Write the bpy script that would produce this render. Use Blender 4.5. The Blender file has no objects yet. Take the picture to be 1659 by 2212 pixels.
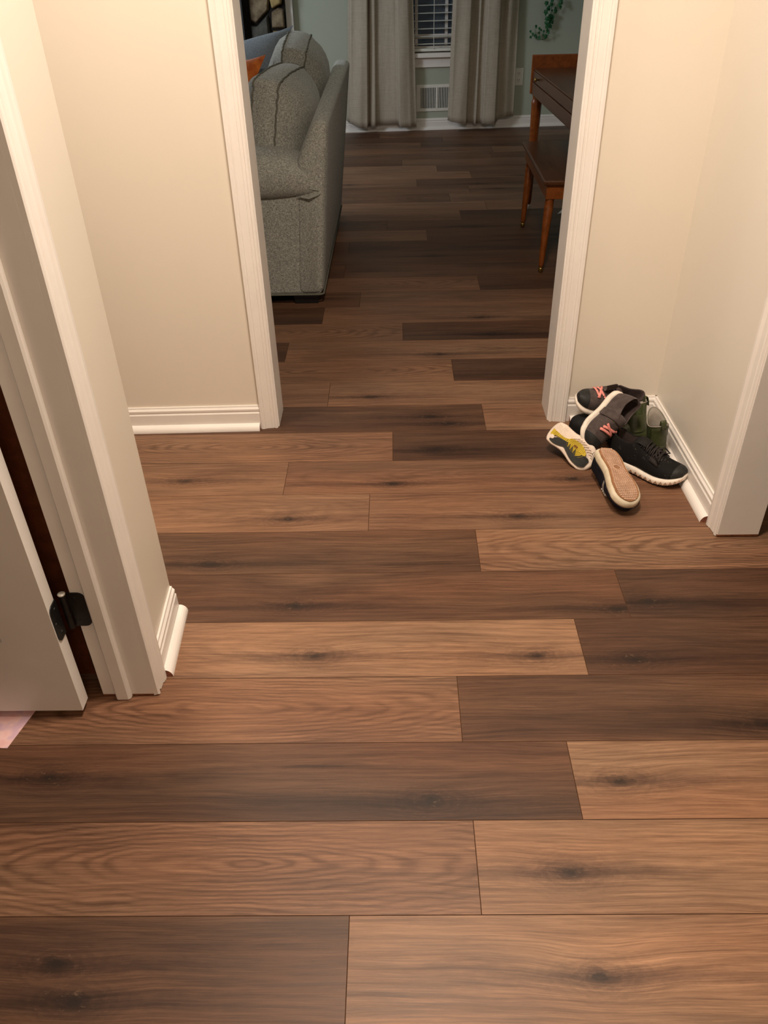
import bpy, bmesh, math, random
from mathutils import Vector, Matrix
from math import sin, cos, pi, sqrt
random.seed(11)
S = bpy.context.scene
COL = S.collection

# ------------------------------------------------------------------ camera
cd = bpy.data.cameras.new('camera'); cam = bpy.data.objects.new('camera', cd); COL.objects.link(cam)
R0 = (0.9997465094, 0.0070068495, -0.0213967520)
R1 = (-0.0131586413, -0.5893003009, -0.8078069111)
R2 = (-0.0182692938, 0.8078836918, -0.5890587182)
cam.matrix_world = Matrix(((R0[0], -R1[0], -R2[0], 0), (R0[1], -R1[1], -R2[1], 0),
                           (R0[2], -R1[2], -R2[2], 1.3709387), (0, 0, 0, 1)))
cd.sensor_fit = 'VERTICAL'; cd.sensor_height = 36.0; cd.lens = 36.0 * 1751.638 / 2212
cd.clip_start = 0.02; cd.clip_end = 60
S.camera = cam

# ------------------------------------------------------------------ world, lights, exposure
W = bpy.data.worlds.new('night'); S.world = W; W.use_nodes = True
W.node_tree.nodes['Background'].inputs[0].default_value = (0.30, 0.42, 0.62, 1)
W.node_tree.nodes['Background'].inputs[1].default_value = 0.007
S.view_settings.view_transform = 'Standard'; S.view_settings.look = 'None'
S.view_settings.exposure = 1.40; S.view_settings.gamma = 1.0

def area(name, loc, rot, size, power, color, shape='DISK', size_y=None):
    l = bpy.data.lights.new(name, 'AREA'); l.shape = shape; l.size = size
    if size_y: l.size_y = size_y
    l.energy = power; l.color = color
    o = bpy.data.objects.new(name, l); o.location = loc; o.rotation_euler = rot; COL.objects.link(o)
    return o
WARM = (1.0, 0.855, 0.71)
area('hall_ceiling_lamp', (0.10, 1.24, 2.36), (0, 0, 0), 0.34, 19, WARM)
area('left_hall_lamp', (-0.80, 2.02, 2.36), (0, 0, 0), 0.30, 5.5, WARM)
area('entry_fill', (0.1, -0.75, 2.36), (0, 0, 0), 0.6, 3.0, WARM)  # unseen weak fill behind the camera, added to lift the near floor
area('living_room_lamp', (-2.0, 4.9, 1.5), (math.radians(82), 0, math.radians(-52)), 0.7, 11.0, (0.82, 0.91, 1.0))
area('living_room_overhead_fill', (-0.6, 5.6, 2.38), (0, 0, 0), 0.6, 1.5, (0.95, 1.0, 0.84))  # unseen overhead fill, tinted to give the living room a dim greenish level

# ------------------------------------------------------------------ materials
def lin(h):
    h = h.lstrip('#'); out = []
    for i in (0, 2, 4):
        c = int(h[i:i+2], 16) / 255
        out.append(c / 12.92 if c <= 0.04045 else ((c + 0.055) / 1.055) ** 2.4)
    return tuple(out) + (1,)

class NT:
    def __init__(s, name):
        s.m = bpy.data.materials.new(name); s.m.use_nodes = True
        s.t = s.m.node_tree; s.b = s.t.nodes['Principled BSDF']; s.out = s.t.nodes['Material Output']
    def n(s, typ, **kw):
        nd = s.t.nodes.new(typ)
        for k, v in kw.items():
            if k.startswith('i_'):
                key = k[2:]; key = int(key) if key.isdigit() else key.replace('_', ' ')
                nd.inputs[key].default_value = v
            else: setattr(nd, k, v)
        return nd
    def l(s, a, b): s.t.links.new(a, b)
    def math(s, op, a, b=None, c=None, clamp=False):
        nd = s.t.nodes.new('ShaderNodeMath'); nd.operation = op; nd.use_clamp = clamp
        for i, x in enumerate((a, b, c)):
            if x is None: continue
            if isinstance(x, (int, float)): nd.inputs[i].default_value = x
            else: s.l(x, nd.inputs[i])
        return nd.outputs[0]
    def mix(s, f, a, b, blend='MIX'):
        nd = s.t.nodes.new('ShaderNodeMix'); nd.data_type = 'RGBA'; nd.blend_type = blend
        for x, i in ((f, 0), (a, 6), (b, 7)):
            if isinstance(x, (int, float, tuple)): nd.inputs[i].default_value = x
            else: s.l(x, nd.inputs[i])
        return nd.outputs[2]
    def ramp(s, fac, stops):
        nd = s.t.nodes.new('ShaderNodeValToRGB'); s.l(fac, nd.inputs[0])
        e = nd.color_ramp.elements
        while len(e) < len(stops): e.new(0.5)
        for el, (p, c) in zip(e, stops):
            el.position = p; el.color = c if len(c) == 4 else tuple(c) + (1,)
        return nd.outputs[0]
    def noise(s, vec, scale, detail=3, rough=0.5, dist=0.0):
        nd = s.n('ShaderNodeTexNoise'); nd.inputs['Scale'].default_value = scale
        nd.inputs['Detail'].default_value = detail; nd.inputs['Roughness'].default_value = rough
        nd.inputs['Distortion'].default_value = dist
        if vec is not None: s.l(vec, nd.inputs['Vector'])
        return nd.outputs[0]
    def coord(s, which='Object'):
        return s.n('ShaderNodeTexCoord').outputs[which]
    def scaled(s, vec, sc):
        nd = s.n('ShaderNodeMapping'); nd.inputs['Scale'].default_value = sc; s.l(vec, nd.inputs[0]); return nd.outputs[0]
    def bump(s, h, strength, dist=0.002):
        nd = s.n('ShaderNodeBump'); nd.inputs['Strength'].default_value = strength; nd.inputs['Distance'].default_value = dist
        s.l(h, nd.inputs['Height']); s.l(nd.outputs[0], s.b.inputs['Normal'])
    def done(s, color=None, rough=0.5, spec=0.5, metal=0.0, sheen=0.0):
        if color is not None:
            if isinstance(color, tuple): s.b.inputs['Base Color'].default_value = color
            else: s.l(color, s.b.inputs['Base Color'])
        if isinstance(rough, (int, float)): s.b.inputs['Roughness'].default_value = rough
        else: s.l(rough, s.b.inputs['Roughness'])
        s.b.inputs['Specular IOR Level'].default_value = spec; s.b.inputs['Metallic'].default_value = metal
        s.b.inputs['Sheen Weight'].default_value = sheen
        return s.m

MATS = {}
def mottled(name, c1, c2, scale=30, rough=0.6, spec=0.3, bump=0.0, bscale=None, metal=0.0, sheen=0.0, bdist=0.001):
    k = NT(name); v = k.coord()
    f = k.noise(v, scale, 4, 0.6)
    col = k.ramp(f, [(0.35, lin(c1)), (0.68, lin(c2))])
    if bump: k.bump(k.noise(v, bscale or scale * 4, 3, 0.6), bump, bdist)
    MATS[name] = k.done(col, rough, spec, metal, sheen); return MATS[name]

def wall_paint(name, c1, c2, smudge=None):
    k = NT(name); v = k.coord()
    col = k.ramp(k.noise(v, 1.3, 3, 0.5), [(0.3, lin(c1)), (0.7, lin(c2))])
    if smudge:
        for (p, r, a) in smudge:
            mp = k.n('ShaderNodeVectorMath', operation='SUBTRACT'); k.l(v, mp.inputs[0]); mp.inputs[1].default_value = p
            sc = k.n('ShaderNodeVectorMath', operation='DIVIDE'); k.l(mp.outputs[0], sc.inputs[0]); sc.inputs[1].default_value = r
            ln = k.n('ShaderNodeVectorMath', operation='LENGTH'); k.l(sc.outputs[0], ln.inputs[0])
            e = k.math('SUBTRACT', 1.0, ln.outputs[1], clamp=True)
            e = k.math('MULTIPLY', e, k.math('MULTIPLY_ADD', k.noise(v, 70, 3), 2.2, -0.5, clamp=True), clamp=True)
            col = k.mix(k.math('MULTIPLY', e, a, clamp=True), col, lin('#5d5448'))
    k.bump(k.noise(v, 140, 3, 0.6), 0.10, 0.0008)
    MATS[name] = k.done(col, 0.36, 0.45); return MATS[name]

wall_paint('beige_paint', '#e0d6c7', '#e4dacb')
wall_paint('sage_paint', '#a9ad9e', '#afb3a4')
mottled('white_trim_paint', '#e6dfd8', '#ece5de', 6, 0.33, 0.5, 0.04, 90, bdist=0.0006)
mottled('white_ceiling', '#dcd8d0', '#e2ded6', 6, 0.8, 0.2)
mottled('raw_wood_end', '#7a4a3a', '#9a6650', 120, 0.8, 0.2)
mottled('chipped_wood', '#5a3220', '#7c4a2c', 90, 0.8, 0.2)

def floor_material():
    k = NT('vinyl_plank')
    uv = k.n('ShaderNodeUVMap', uv_map='plank_uv').outputs[0]
    at = k.n('ShaderNodeAttribute', attribute_name='plank')
    sep = k.n('ShaderNodeSeparateColor'); k.l(at.outputs['Color'], sep.inputs[0])
    tone, seed, cath = sep.outputs[0], sep.outputs[1], sep.outputs[2]; uc = at.outputs['Alpha']
    su = k.n('ShaderNodeSeparateXYZ'); k.l(uv, su.inputs[0]); u, v0 = su.outputs[0], su.outputs[1]
    def vec(fu, fv, off, vv=None):
        c = k.n('ShaderNodeCombineXYZ')
        k.l(k.math('MULTIPLY', u, fu), c.inputs[0]); k.l(k.math('MULTIPLY', vv if vv is not None else v, fv), c.inputs[1])
        k.l(k.math('MULTIPLY_ADD', seed, 61.0, off), c.inputs[2]); return c.outputs[0]
    v = v0
    # knots first, the grain then bends round them
    ak = k.n('ShaderNodeAttribute', attribute_name='knots'); ks = k.n('ShaderNodeSeparateColor'); k.l(ak.outputs['Color'], ks.inputs[0])
    ab = k.n('ShaderNodeAttribute', attribute_name='band'); bs = k.n('ShaderNodeSeparateColor'); k.l(ab.outputs['Color'], bs.inputs[0])
    kw = k.math('MULTIPLY_ADD', k.noise(vec(34, 60, 2.0), 1.0, 4, 0.7), 1.7, -0.85)
    def kdist(a, b):
        x = k.math('DIVIDE', k.math('SUBTRACT', u, a), 0.034); y = k.math('DIVIDE', k.math('SUBTRACT', v0, b), 0.0175)
        return x, y, k.math('SQRT', k.math('ADD', k.math('MULTIPLY', x, x), k.math('MULTIPLY', y, y)))
    x1, y1, d1 = kdist(ks.outputs[0], ks.outputs[1]); x2, y2, d2 = kdist(ks.outputs[2], ak.outputs['Alpha'])
    kd0 = k.math('MINIMUM', d1, d2)
    kd = k.math('ADD', kd0, kw)
    def tail(x, y):
        a = k.math('MULTIPLY_ADD', k.math('ABSOLUTE', x), -0.085, 1.0, clamp=True)
        b = k.math('MULTIPLY_ADD', k.math('ABSOLUTE', k.math('ADD', y, k.math('MULTIPLY', kw, 0.9))), -0.95, 1.0, clamp=True)
        return k.math('MULTIPLY', a, b)
    ktail = k.math('MAXIMUM', tail(x1, y1), tail(x2, y2))
    near = k.math('MULTIPLY_ADD', kd0, -0.26, 1.0, clamp=True)
    slow = k.noise(vec(1.8, 5.0, 70.0), 1.0, 2, 0.5)
    v = k.math('ADD', v0, k.math('MULTIPLY_ADD', slow, 0.05, -0.025))
    v = k.math('ADD', v, k.math('MULTIPLY', near, 0.012))
    # growth rings
    warp = k.noise(vec(2.3, 10, 3.1), 1.0, 3, 0.5)
    warp2 = k.noise(vec(16, 36, 7.7), 1.0, 3, 0.55)
    du = k.math('MULTIPLY', k.math('SUBTRACT', u, uc), 0.135); dv = k.math('SUBTRACT', v0, 0.095)
    d = k.math('SQRT', k.math('ADD', k.math('MULTIPLY', du, du), k.math('MULTIPLY', dv, dv)))
    d = k.math('ADD', d, k.math('MULTIPLY_ADD', warp, 0.046, -0.023))
    d = k.math('ADD', d, k.math('MULTIPLY_ADD', warp2, 0.010, -0.005))
    ring = k.math('MULTIPLY_ADD', k.math('SINE', k.math('MULTIPLY', d, 660.0)), 0.5, 0.5)
    ring = k.math('POWER', ring, 1.7)
    fade = k.noise(vec(4, 11, 21.0), 1.0, 3, 0.5)
    ring = k.math('MULTIPLY', ring, k.math('MULTIPLY_ADD', fade, 3.2, -0.85, clamp=True))
    ring = k.math('MULTIPLY', ring, k.math('MULTIPLY_ADD', cath, 0.56, 0.06))
    # grain
    fine = k.noise(vec(9, 520, 0.3), 1.0, 4, 0.72)
    mid = k.noise(vec(3.4, 120, 1.9), 1.0, 5, 0.66)
    pore = k.math('MULTIPLY_ADD', k.noise(vec(46, 1000, 5.5), 1.0, 2, 0.6), 4.2, -2.35, clamp=True)
    fleck = k.math('MULTIPLY_ADD', k.noise(vec(30, 420, 15.5), 1.0, 3, 0.7), 5.0, -3.05, clamp=True)
    # smoky areas and long dark streaks
    dark_amt = k.math('MULTIPLY_ADD', tone, -0.55, 1.05)
    patch = k.noise(vec(1.7, 10, 12.0), 1.0, 5, 0.60, 0.5)
    patchf = k.math('MULTIPLY', k.math('MULTIPLY_ADD', patch, 4.2, -2.0, clamp=True), dark_amt, clamp=True)
    streak = k.noise(vec(1.5, 34, 52.0), 1.0, 6, 0.68, 0.3)
    region = k.math('MULTIPLY_ADD', k.noise(vec(1.3, 6, 88.0), 1.0, 2, 0.5), 5.0, -2.25, clamp=True)
    streakf = k.math('MULTIPLY', k.math('MULTIPLY_ADD', streak, 6.5, -3.35, clamp=True), k.math('MULTIPLY_ADD', region, 0.85, 0.15))
    streakf = k.math('MULTIPLY', streakf, k.math('MULTIPLY_ADD', cath, -0.75, 1.0), clamp=True)
    knot = k.math('MULTIPLY_ADD', kd, -1.5, 1.25, clamp=True)
    halo = k.math('MULTIPLY_ADD', kd, -0.42, 1.0, clamp=True)
    kring = k.math('MULTIPLY', k.math('MULTIPLY_ADD', k.math('SINE', k.math('MULTIPLY', kd, 11.0)), 0.5, 0.5), k.math('MULTIPLY_ADD', kd0, -0.30, 1.05, clamp=True))
    # a darker smoky half along the plank
    bd = k.math('ADD', k.math('SUBTRACT', v0, bs.outputs[0]), k.math('MULTIPLY_ADD', k.noise(vec(2.2, 16, 91.0), 1.0, 4, 0.6), 0.10, -0.05))
    bandf = k.math('MULTIPLY', k.math('SUBTRACT', 1.0, k.math('DIVIDE', k.math('ABSOLUTE', bd), bs.outputs[1]), clamp=True), bs.outputs[2])
    bandf = k.math('MULTIPLY', bandf, k.math('MULTIPLY_ADD', k.noise(vec(1.6, 3, 17.0), 1.0, 2, 0.5), 2.4, -0.45, clamp=True), clamp=True)
    base = k.ramp(tone, [(0.0, lin('#503a2d')), (0.35, lin('#684d3a')), (0.7, lin('#82644e')), (1.0, lin('#98795f'))])
    hue = k.noise(vec(1.2, 5, 44.0), 1.0, 3, 0.5)
    def dk(c, r, g, b): return k.mix(1.0, c, (r, g, b, 1), 'MULTIPLY')
    col = k.mix(k.math('MULTIPLY_ADD', hue, 2.4, -0.7, clamp=True), base, dk(base, 1.14, 0.97, 0.88))
    col = k.mix(k.math('MULTIPLY_ADD', slow, 2.4, -0.7, clamp=True), dk(col, .86, .84, .84), dk(col, 1.10, 1.10, 1.08))
    col = k.mix(k.math('MULTIPLY_ADD', mid, 2.6, -0.8, clamp=True), dk(col, .62, .59, .58), dk(col, 1.14, 1.14, 1.14))
    col = k.mix(k.math('MULTIPLY_ADD', fine, 2.8, -0.9, clamp=True), dk(col, .66, .63, .62), dk(col, 1.20, 1.20, 1.20))
    col = k.mix(k.math('MULTIPLY', patchf, 0.66), col, dk(col, .34, .33, .36))
    col = k.mix(k.math('MULTIPLY', bandf, 0.62), col, dk(col, .46, .46, .50))
    col = k.mix(k.math('MULTIPLY', ktail, 0.85), col, dk(col, .34, .31, .34))
    col = k.mix(k.math('MULTIPLY', streakf, 0.72), col, dk(col, .30, .27, .28))
    col = k.mix(ring, col, dk(col, .36, .31, .27))
    col = k.mix(k.math('MULTIPLY', pore, 0.40), col, dk(col, .48, .42, .40))
    col = k.mix(k.math('MULTIPLY', fleck, k.math('MULTIPLY_ADD', halo, 0.4, 0.14)), col, dk(col, 1.9, 1.8, 1.7))
    col = k.mix(k.math('MULTIPLY', kring, 0.42), col, dk(col, .40, .35, .34))
    col = k.mix(k.math('MULTIPLY', halo, 0.42), col, dk(col, .46, .42, .44))
    col = k.mix(k.math('MULTIPLY', knot, 0.72), col, lin('#211812'))
    col = k.mix(k.math('MULTIPLY', k.math('MULTIPLY_ADD', k.noise(vec(60, 110, 8.8), 1.0, 3, 0.7), 6.0, -3.6, clamp=True), k.math('MULTIPLY', halo, 0.6)), col, lin('#8a7058'))
    h = k.math('ADD', k.math('MULTIPLY', fine, 0.7), k.math('MULTIPLY', mid, 0.5))
    h = k.math('SUBTRACT', h, k.math('MULTIPLY', ring, 0.5))
    k.bump(h, 0.2, 0.0009)
    rough = k.math('MULTIPLY_ADD', fine, 0.2, 0.36)
    return k.done(col, rough, 0.30)
M_FLOOR = floor_material()
mottled('plank_groove', '#4d3322', '#5c3f2b', 40, 0.7, 0.2)
mottled('black_metal', '#0e0d0d', '#191716', 60, 0.45, 0.5)
mottled('bright_metal', '#c9c2b8', '#ded8ce', 60, 0.3, 0.6)
def wood_dark(name, c1, c2, c3, rough=0.28):
    k = NT(name); v = k.scaled(k.coord(), (22, 2.0, 22))
    f = k.noise(v, 1.6, 5, 0.62, 0.8)
    col = k.ramp(f, [(0.25, lin(c1)), (0.5, lin(c2)), (0.75, lin(c3))])
    MATS[name] = k.done(col, rough, 0.5); return MATS[name]
wood_dark('walnut', '#3e2415', '#56341f', '#6a4329')
wood_dark('honey_wood', '#6a3310', '#86481a', '#985626', 0.35)
wood_dark('dark_wood', '#5a2c14', '#6e3a1e', '#7c4526', 0.5)
mottled('brass', '#8b7440', '#a88d52', 90, 0.35, 0.6, metal=0.9)

def tweed(name, c1, c2, c3):
    k = NT(name); v = k.coord()
    a = k.noise(k.scaled(v, (480, 480, 110)), 1.0, 3, 0.75)
    b = k.noise(k.scaled(v, (110, 110, 480)), 1.0, 3, 0.75)
    f = k.math('MULTIPLY_ADD', k.math('ADD', a, b), 0.5, 0.0)
    col = k.ramp(f, [(0.38, lin(c1)), (0.5, lin(c2)), (0.61, lin(c3))])
    k.bump(f, 0.55, 0.002)
    MATS[name] = k.done(col, 0.9, 0.15, sheen=0.15); return MATS[name]
tweed('grey_tweed', '#62625d', '#92928a', '#c2c2b8')
tweed('blue_grey_fabric', '#58606a', '#6f7880', '#848c90')
mottled('piping_tweed', '#5a594f', '#7a786c', 300, 0.9, 0.15)
mottled('orange_velvet', '#b0541c', '#d4762c', 34, 0.85, 0.2, 0.5, 120, sheen=0.4)
def linen(name, c1, c2):
    k = NT(name); v = k.coord()
    f = k.math('MULTIPLY', k.math('ADD', k.noise(k.scaled(v, (200, 200, 14)), 1.0, 3, 0.7), k.noise(k.scaled(v, (14, 14, 200)), 1.0, 3, 0.7)), 0.5)
    col = k.ramp(f, [(0.36, lin(c1)), (0.64, lin(c2))])
    k.done(col, 0.9, 0.1)
    tr = k.n('ShaderNodeBsdfTranslucent'); k.l(col, tr.inputs[0])
    tp = k.n('ShaderNodeBsdfTransparent')
    mx = k.n('ShaderNodeMixShader'); mx.inputs[0].default_value = 0.25; k.l(k.b.outputs[0], mx.inputs[1]); k.l(tr.outputs[0], mx.inputs[2])
    m2 = k.n('ShaderNodeMixShader'); m2.inputs[0].default_value = 0.06; k.l(mx.outputs[0], m2.inputs[1]); k.l(tp.outputs[0], m2.inputs[2])
    k.l(m2.outputs[0], k.out.inputs[0]); MATS[name] = k.m; return k.m
linen('linen', '#bcae9c', '#d2c5b3')
mottled('blind_white', '#d8d6cc', '#e0ded4', 20, 0.5, 0.3)
mottled('plastic_white', '#dedad0', '#e6e2d8', 30, 0.4, 0.4)
mottled('dark_slot', '#0c0b0a', '#14120f', 30, 0.8, 0.2)
def glass(name):
    k = NT(name); k.b.inputs['Transmission Weight'].default_value = 0.9
    MATS[name] = k.done(lin('#c8d2d8'), 0.05, 0.5); return k.m
glass('window_glass')
mottled('night_ground', '#07080b', '#0b0c10', 3, 0.9, 0.1)
mottled('ivy_leaf', '#1d4a2c', '#2f6b3c', 60, 0.5, 0.35)
mottled('ivy_stem', '#3e5f38', '#56764a', 60, 0.7, 0.2)
mottled('stone', '#5a4a38', '#94836a', 14, 0.85, 0.2, 0.6, 60, bdist=0.004)
mottled('stone_tan', '#7a6440', '#b09866', 14, 0.85, 0.2, 0.6, 60, bdist=0.004)
mottled('stone_grey', '#3c3a36', '#5d5a54', 14, 0.85, 0.2, 0.6, 60, bdist=0.004)
mottled('mortar', '#1c1a18', '#2a2724', 60, 0.95, 0.1)
def paper_mat():
    k = NT('pink_paper'); v = k.coord()
    f = k.noise(v, 28, 2, 0.4)
    col = k.ramp(f, [(0.38, lin('#eab7b4')), (0.50, lin('#eec4c0')), (0.62, lin('#d9b3c2'))])
    MATS['pink_paper'] = k.done(col, 0.6, 0.3); return k.m
paper_mat()
# shoes
mottled('shoe_charcoal', '#423836', '#544946', 60, 0.8, 0.2, 0.4, 400, sheen=0.1)
mottled('shoe_black', '#121110', '#1f1c1b', 80, 0.75, 0.25, 0.35, 300)
mottled('shoe_toe_black', '#1b1b1b', '#2b2b29', 40, 0.6, 0.3)
mottled('shoe_navy', '#15141d', '#22202b', 120, 0.85, 0.15, 0.5, 500)
mottled('shoe_lining', '#3a302e', '#4c403d', 60, 0.9, 0.1)
mottled('grey_lining', '#8d857c', '#9f968c', 40, 0.9, 0.1)
mottled('midsole_white', '#dccfc0', '#efe4d6', 24, 0.55, 0.3)
mottled('midsole_dirty', '#c6b79c', '#ddd0b8', 30, 0.6, 0.3)
mottled('gum_tan', '#b8937a', '#d2ae94', 40, 0.45, 0.4)
mottled('gum_groove', '#8d6344', '#a0734f', 60, 0.7, 0.2)
mottled('outsole_yellow', '#b89a1e', '#cdb33a', 60, 0.6, 0.3)
mottled('outsole_olive', '#8a7414', '#9c8520', 60, 0.6, 0.3)
mottled('outsole_black', '#1d1d1b', '#2b2b28', 60, 0.6, 0.3)
mottled('outsole_white', '#dcc9b8', '#ecdccc', 40, 0.55, 0.3)
mottled('lace_pink', '#d8837a', '#ea9a90', 90, 0.8, 0.2)
mottled('lace_black', '#262222', '#37312f', 90, 0.8, 0.2)
mottled('lace_white', '#c9c4bc', '#dcd7cf', 90, 0.8, 0.2)
mottled('boot_green', '#363a22', '#4a4e2f', 30, 0.4, 0.45)
mottled('boot_gore', '#2f3520', '#3c4328', 200, 0.9, 0.1)
def mesh_knit():
    k = NT('shoe_knit'); v = k.coord()
    vo = k.n('ShaderNodeTexVoronoi'); vo.inputs['Scale'].default_value = 190; k.l(v, vo.inputs['Vector'])
    m = k.noise(v, 26, 2, 0.5)
    f = k.math('MULTIPLY', k.math('MULTIPLY_ADD', vo.outputs['Distance'], -4.2, 1.6, clamp=True), k.math('MULTIPLY_ADD', m, 4.0, -2.0, clamp=True))
    col = k.mix(k.math('MULTIPLY', f, 0.55), lin('#131110'), lin('#8a8480'))
    MATS['shoe_knit'] = k.done(col, 0.8, 0.2); return k.m
mesh_knit()
M = MATS

# ------------------------------------------------------------------ object helpers
WM = {}
def empty(name, mat4, label, cat, group=None):
    o = bpy.data.objects.new(name, None); COL.objects.link(o)
    o.empty_display_size = 0.05
    if not isinstance(mat4, Matrix): mat4 = Matrix.Translation(mat4)
    o.matrix_world = mat4; WM[o.name] = mat4.copy()
    o['label'] = label; o['category'] = cat
    if group: o['group'] = group
    return o
def tag(o, label=None, cat=None, group=None, kind=None):
    if label: o['label'] = label
    if cat: o['category'] = cat
    if group: o['group'] = group
    if kind: o['kind'] = kind
    return o
def struct(o, label, cat): return tag(o, label, cat, kind='structure')

class MB:
    def __init__(s): s.v = []; s.f = []; s.mi = []
    def add(s, vs, fs, mi=0):
        b = len(s.v); s.v += [Vector(p) for p in vs]
        for f in fs: s.f.append([b + i for i in f]); s.mi.append(mi)
        return b
    def box(s, a, b, mi=0):
        x0, y0, z0 = a; x1, y1, z1 = b
        vs = [(x0,y0,z0),(x1,y0,z0),(x1,y1,z0),(x0,y1,z0),(x0,y0,z1),(x1,y0,z1),(x1,y1,z1),(x0,y1,z1)]
        s.add(vs, [(3,2,1,0),(4,5,6,7),(0,1,5,4),(1,2,6,5),(2,3,7,6),(3,0,4,7)], mi)
    def hexa(s, bot, top, mi=0):
        n = len(bot)
        s.add(list(bot) + list(top), [tuple(reversed(range(n))), tuple(range(n, 2*n))] +
              [(i, (i+1) % n, n + (i+1) % n, n + i) for i in range(n)], mi)
    def prism(s, poly, z0, z1, mi=0):
        s.hexa([(x, y, z0) for x, y in poly], [(x, y, z1) for x, y in poly], mi)
    def loft(s, rings, mi=0, cap0=True, cap1=True, closed=True, mif=None):
        n = len(rings[0]); vs = [p for r in rings for p in r]; b = len(s.v); s.v += [Vector(p) for p in vs]
        for i in range(len(rings) - 1):
            for j in range(n if closed else n - 1):
                k = (j + 1) % n
                s.f.append([b+i*n+j, b+i*n+k, b+(i+1)*n+k, b+(i+1)*n+j]); s.mi.append(mif(i, j) if mif else mi)
        if cap0: s.f.append([b + j for j in reversed(range(n))]); s.mi.append(mif(0, 0) if mif else mi)
        if cap1: s.f.append([b + (len(rings)-1)*n + j for j in range(n)]); s.mi.append(mif(len(rings)-2, 0) if mif else mi)
    def tube(s, pts, r, n=8, mi=0, closed=False, flat=1.0):
        pts = [Vector(p) for p in pts]; N = len(pts); rings = []
        prev = None
        for i, p in enumerate(pts):
            if closed: t = pts[(i+1) % N] - pts[i-1]
            else: t = pts[min(i+1, N-1)] - pts[max(i-1, 0)]
            if t.length < 1e-9: t = Vector((0, 0, 1))
            t.normalize()
            if prev is None:
                a = Vector((0, 0, 1)) if abs(t.z) < 0.9 else Vector((1, 0, 0))
                u = t.cross(a).normalized()
            else:
                u = (prev - t * prev.dot(t)).normalized()
            prev = u; w = t.cross(u)
            rr = r[i] if isinstance(r, (list, tuple)) else r
            rings.append([p + u*rr*cos(2*pi*k/n) + w*rr*flat*sin(2*pi*k/n) for k in range(n)])
        if closed:
            rings.append(rings[0]); s.loft(rings, mi, False, False)
        else: s.loft(rings, mi)
    def lathe(s, prof, axis0, axis1, n=16, mi=0):
        a = Vector(axis0); b = Vector(axis1); t = (b - a)
        L = t.length; t.normalize(); q = Vector((1, 0, 0)) if abs(t.x) < 0.9 else Vector((0, 1, 0))
        u = t.cross(q).normalized(); w = t.cross(u)
        s.loft([[a + t*(h*L) + u*r*cos(2*pi*k/n) + w*r*sin(2*pi*k/n) for k in range(n)] for h, r in prof], mi)
    def build(s, name, mats, parent=None, local=False, smooth=False, bevel=0.0, subsurf=0, solid=0.0, auto=None):
        if not isinstance(mats, (list, tuple)): mats = [mats]
        vs = s.v
        if parent is not None and not local:
            inv = WM[parent.name].inverted(); vs = [inv @ p for p in vs]
        lo = Vector([min(p[i] for p in vs) for i in range(3)]); hi = Vector([max(p[i] for p in vs) for i in range(3)])
        c = (lo + hi) / 2
        if parent is None: c.z = lo.z
        me = bpy.data.meshes.new(name); me.from_pydata([p - c for p in vs], [], s.f); me.update()
        for m in mats: me.materials.append(M[m] if isinstance(m, str) else m)
        for p, mi in zip(me.polygons, s.mi): p.material_index = mi; p.use_smooth = smooth
        bm = bmesh.new(); bm.from_mesh(me); bmesh.ops.recalc_face_normals(bm, faces=bm.faces); bm.to_mesh(me); bm.free()
        o = bpy.data.objects.new(name, me); COL.objects.link(o); o.location = c
        if parent is not None:
            o.parent = parent; WM[o.name] = WM[parent.name] @ Matrix.Translation(c)
        else: WM[o.name] = Matrix.Translation(c)
        if solid: md = o.modifiers.new('solid', 'SOLIDIFY'); md.thickness = solid; md.offset = 0
        if bevel:
            md = o.modifiers.new('bevel', 'BEVEL'); md.width = bevel; md.segments = 2; md.limit_method = 'ANGLE'; md.angle_limit = math.radians(40)
        if subsurf: md = o.modifiers.new('sub', 'SUBSURF'); md.levels = subsurf; md.render_levels = subsurf
        return o

def interp(tab, x):
    if x <= tab[0][0]: return tab[0][1]
    for (a, ya), (b, yb) in zip(tab, tab[1:]):
        if x <= b: return ya + (yb - ya) * (x - a) / (b - a)
    return tab[-1][1]
def sinterp(tab, x):     # smooth
    if x <= tab[0][0]: return tab[0][1]
    for (a, ya), (b, yb) in zip(tab, tab[1:]):
        if x <= b:
            t = (x - a) / (b - a); t = t*t*(3 - 2*t); return ya + (yb - ya) * t
    return tab[-1][1]
def sstep(a, b, x):
    t = max(0, min(1, (x - a) / (b - a))); return t*t*(3 - 2*t)

# ------------------------------------------------------------------ floor
PW = 0.18; Y0 = 0.71227; PL = 1.22
XA, XB = -2.8, 2.6
joint = {-1:-.0933, 0:.132, 1:.338, 2:.125, 3:.4194, 4:.556, 5:.2113, 6:-.0855, 7:-.3436, 8:-.0167, 9:.2932, 10:-.2455, 11:.2098,
         12:-.4345, 13:.026, 14:-.3139, 15:-.161, 16:.386, 19:-.242, 20:.171, 22:.375}
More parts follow.
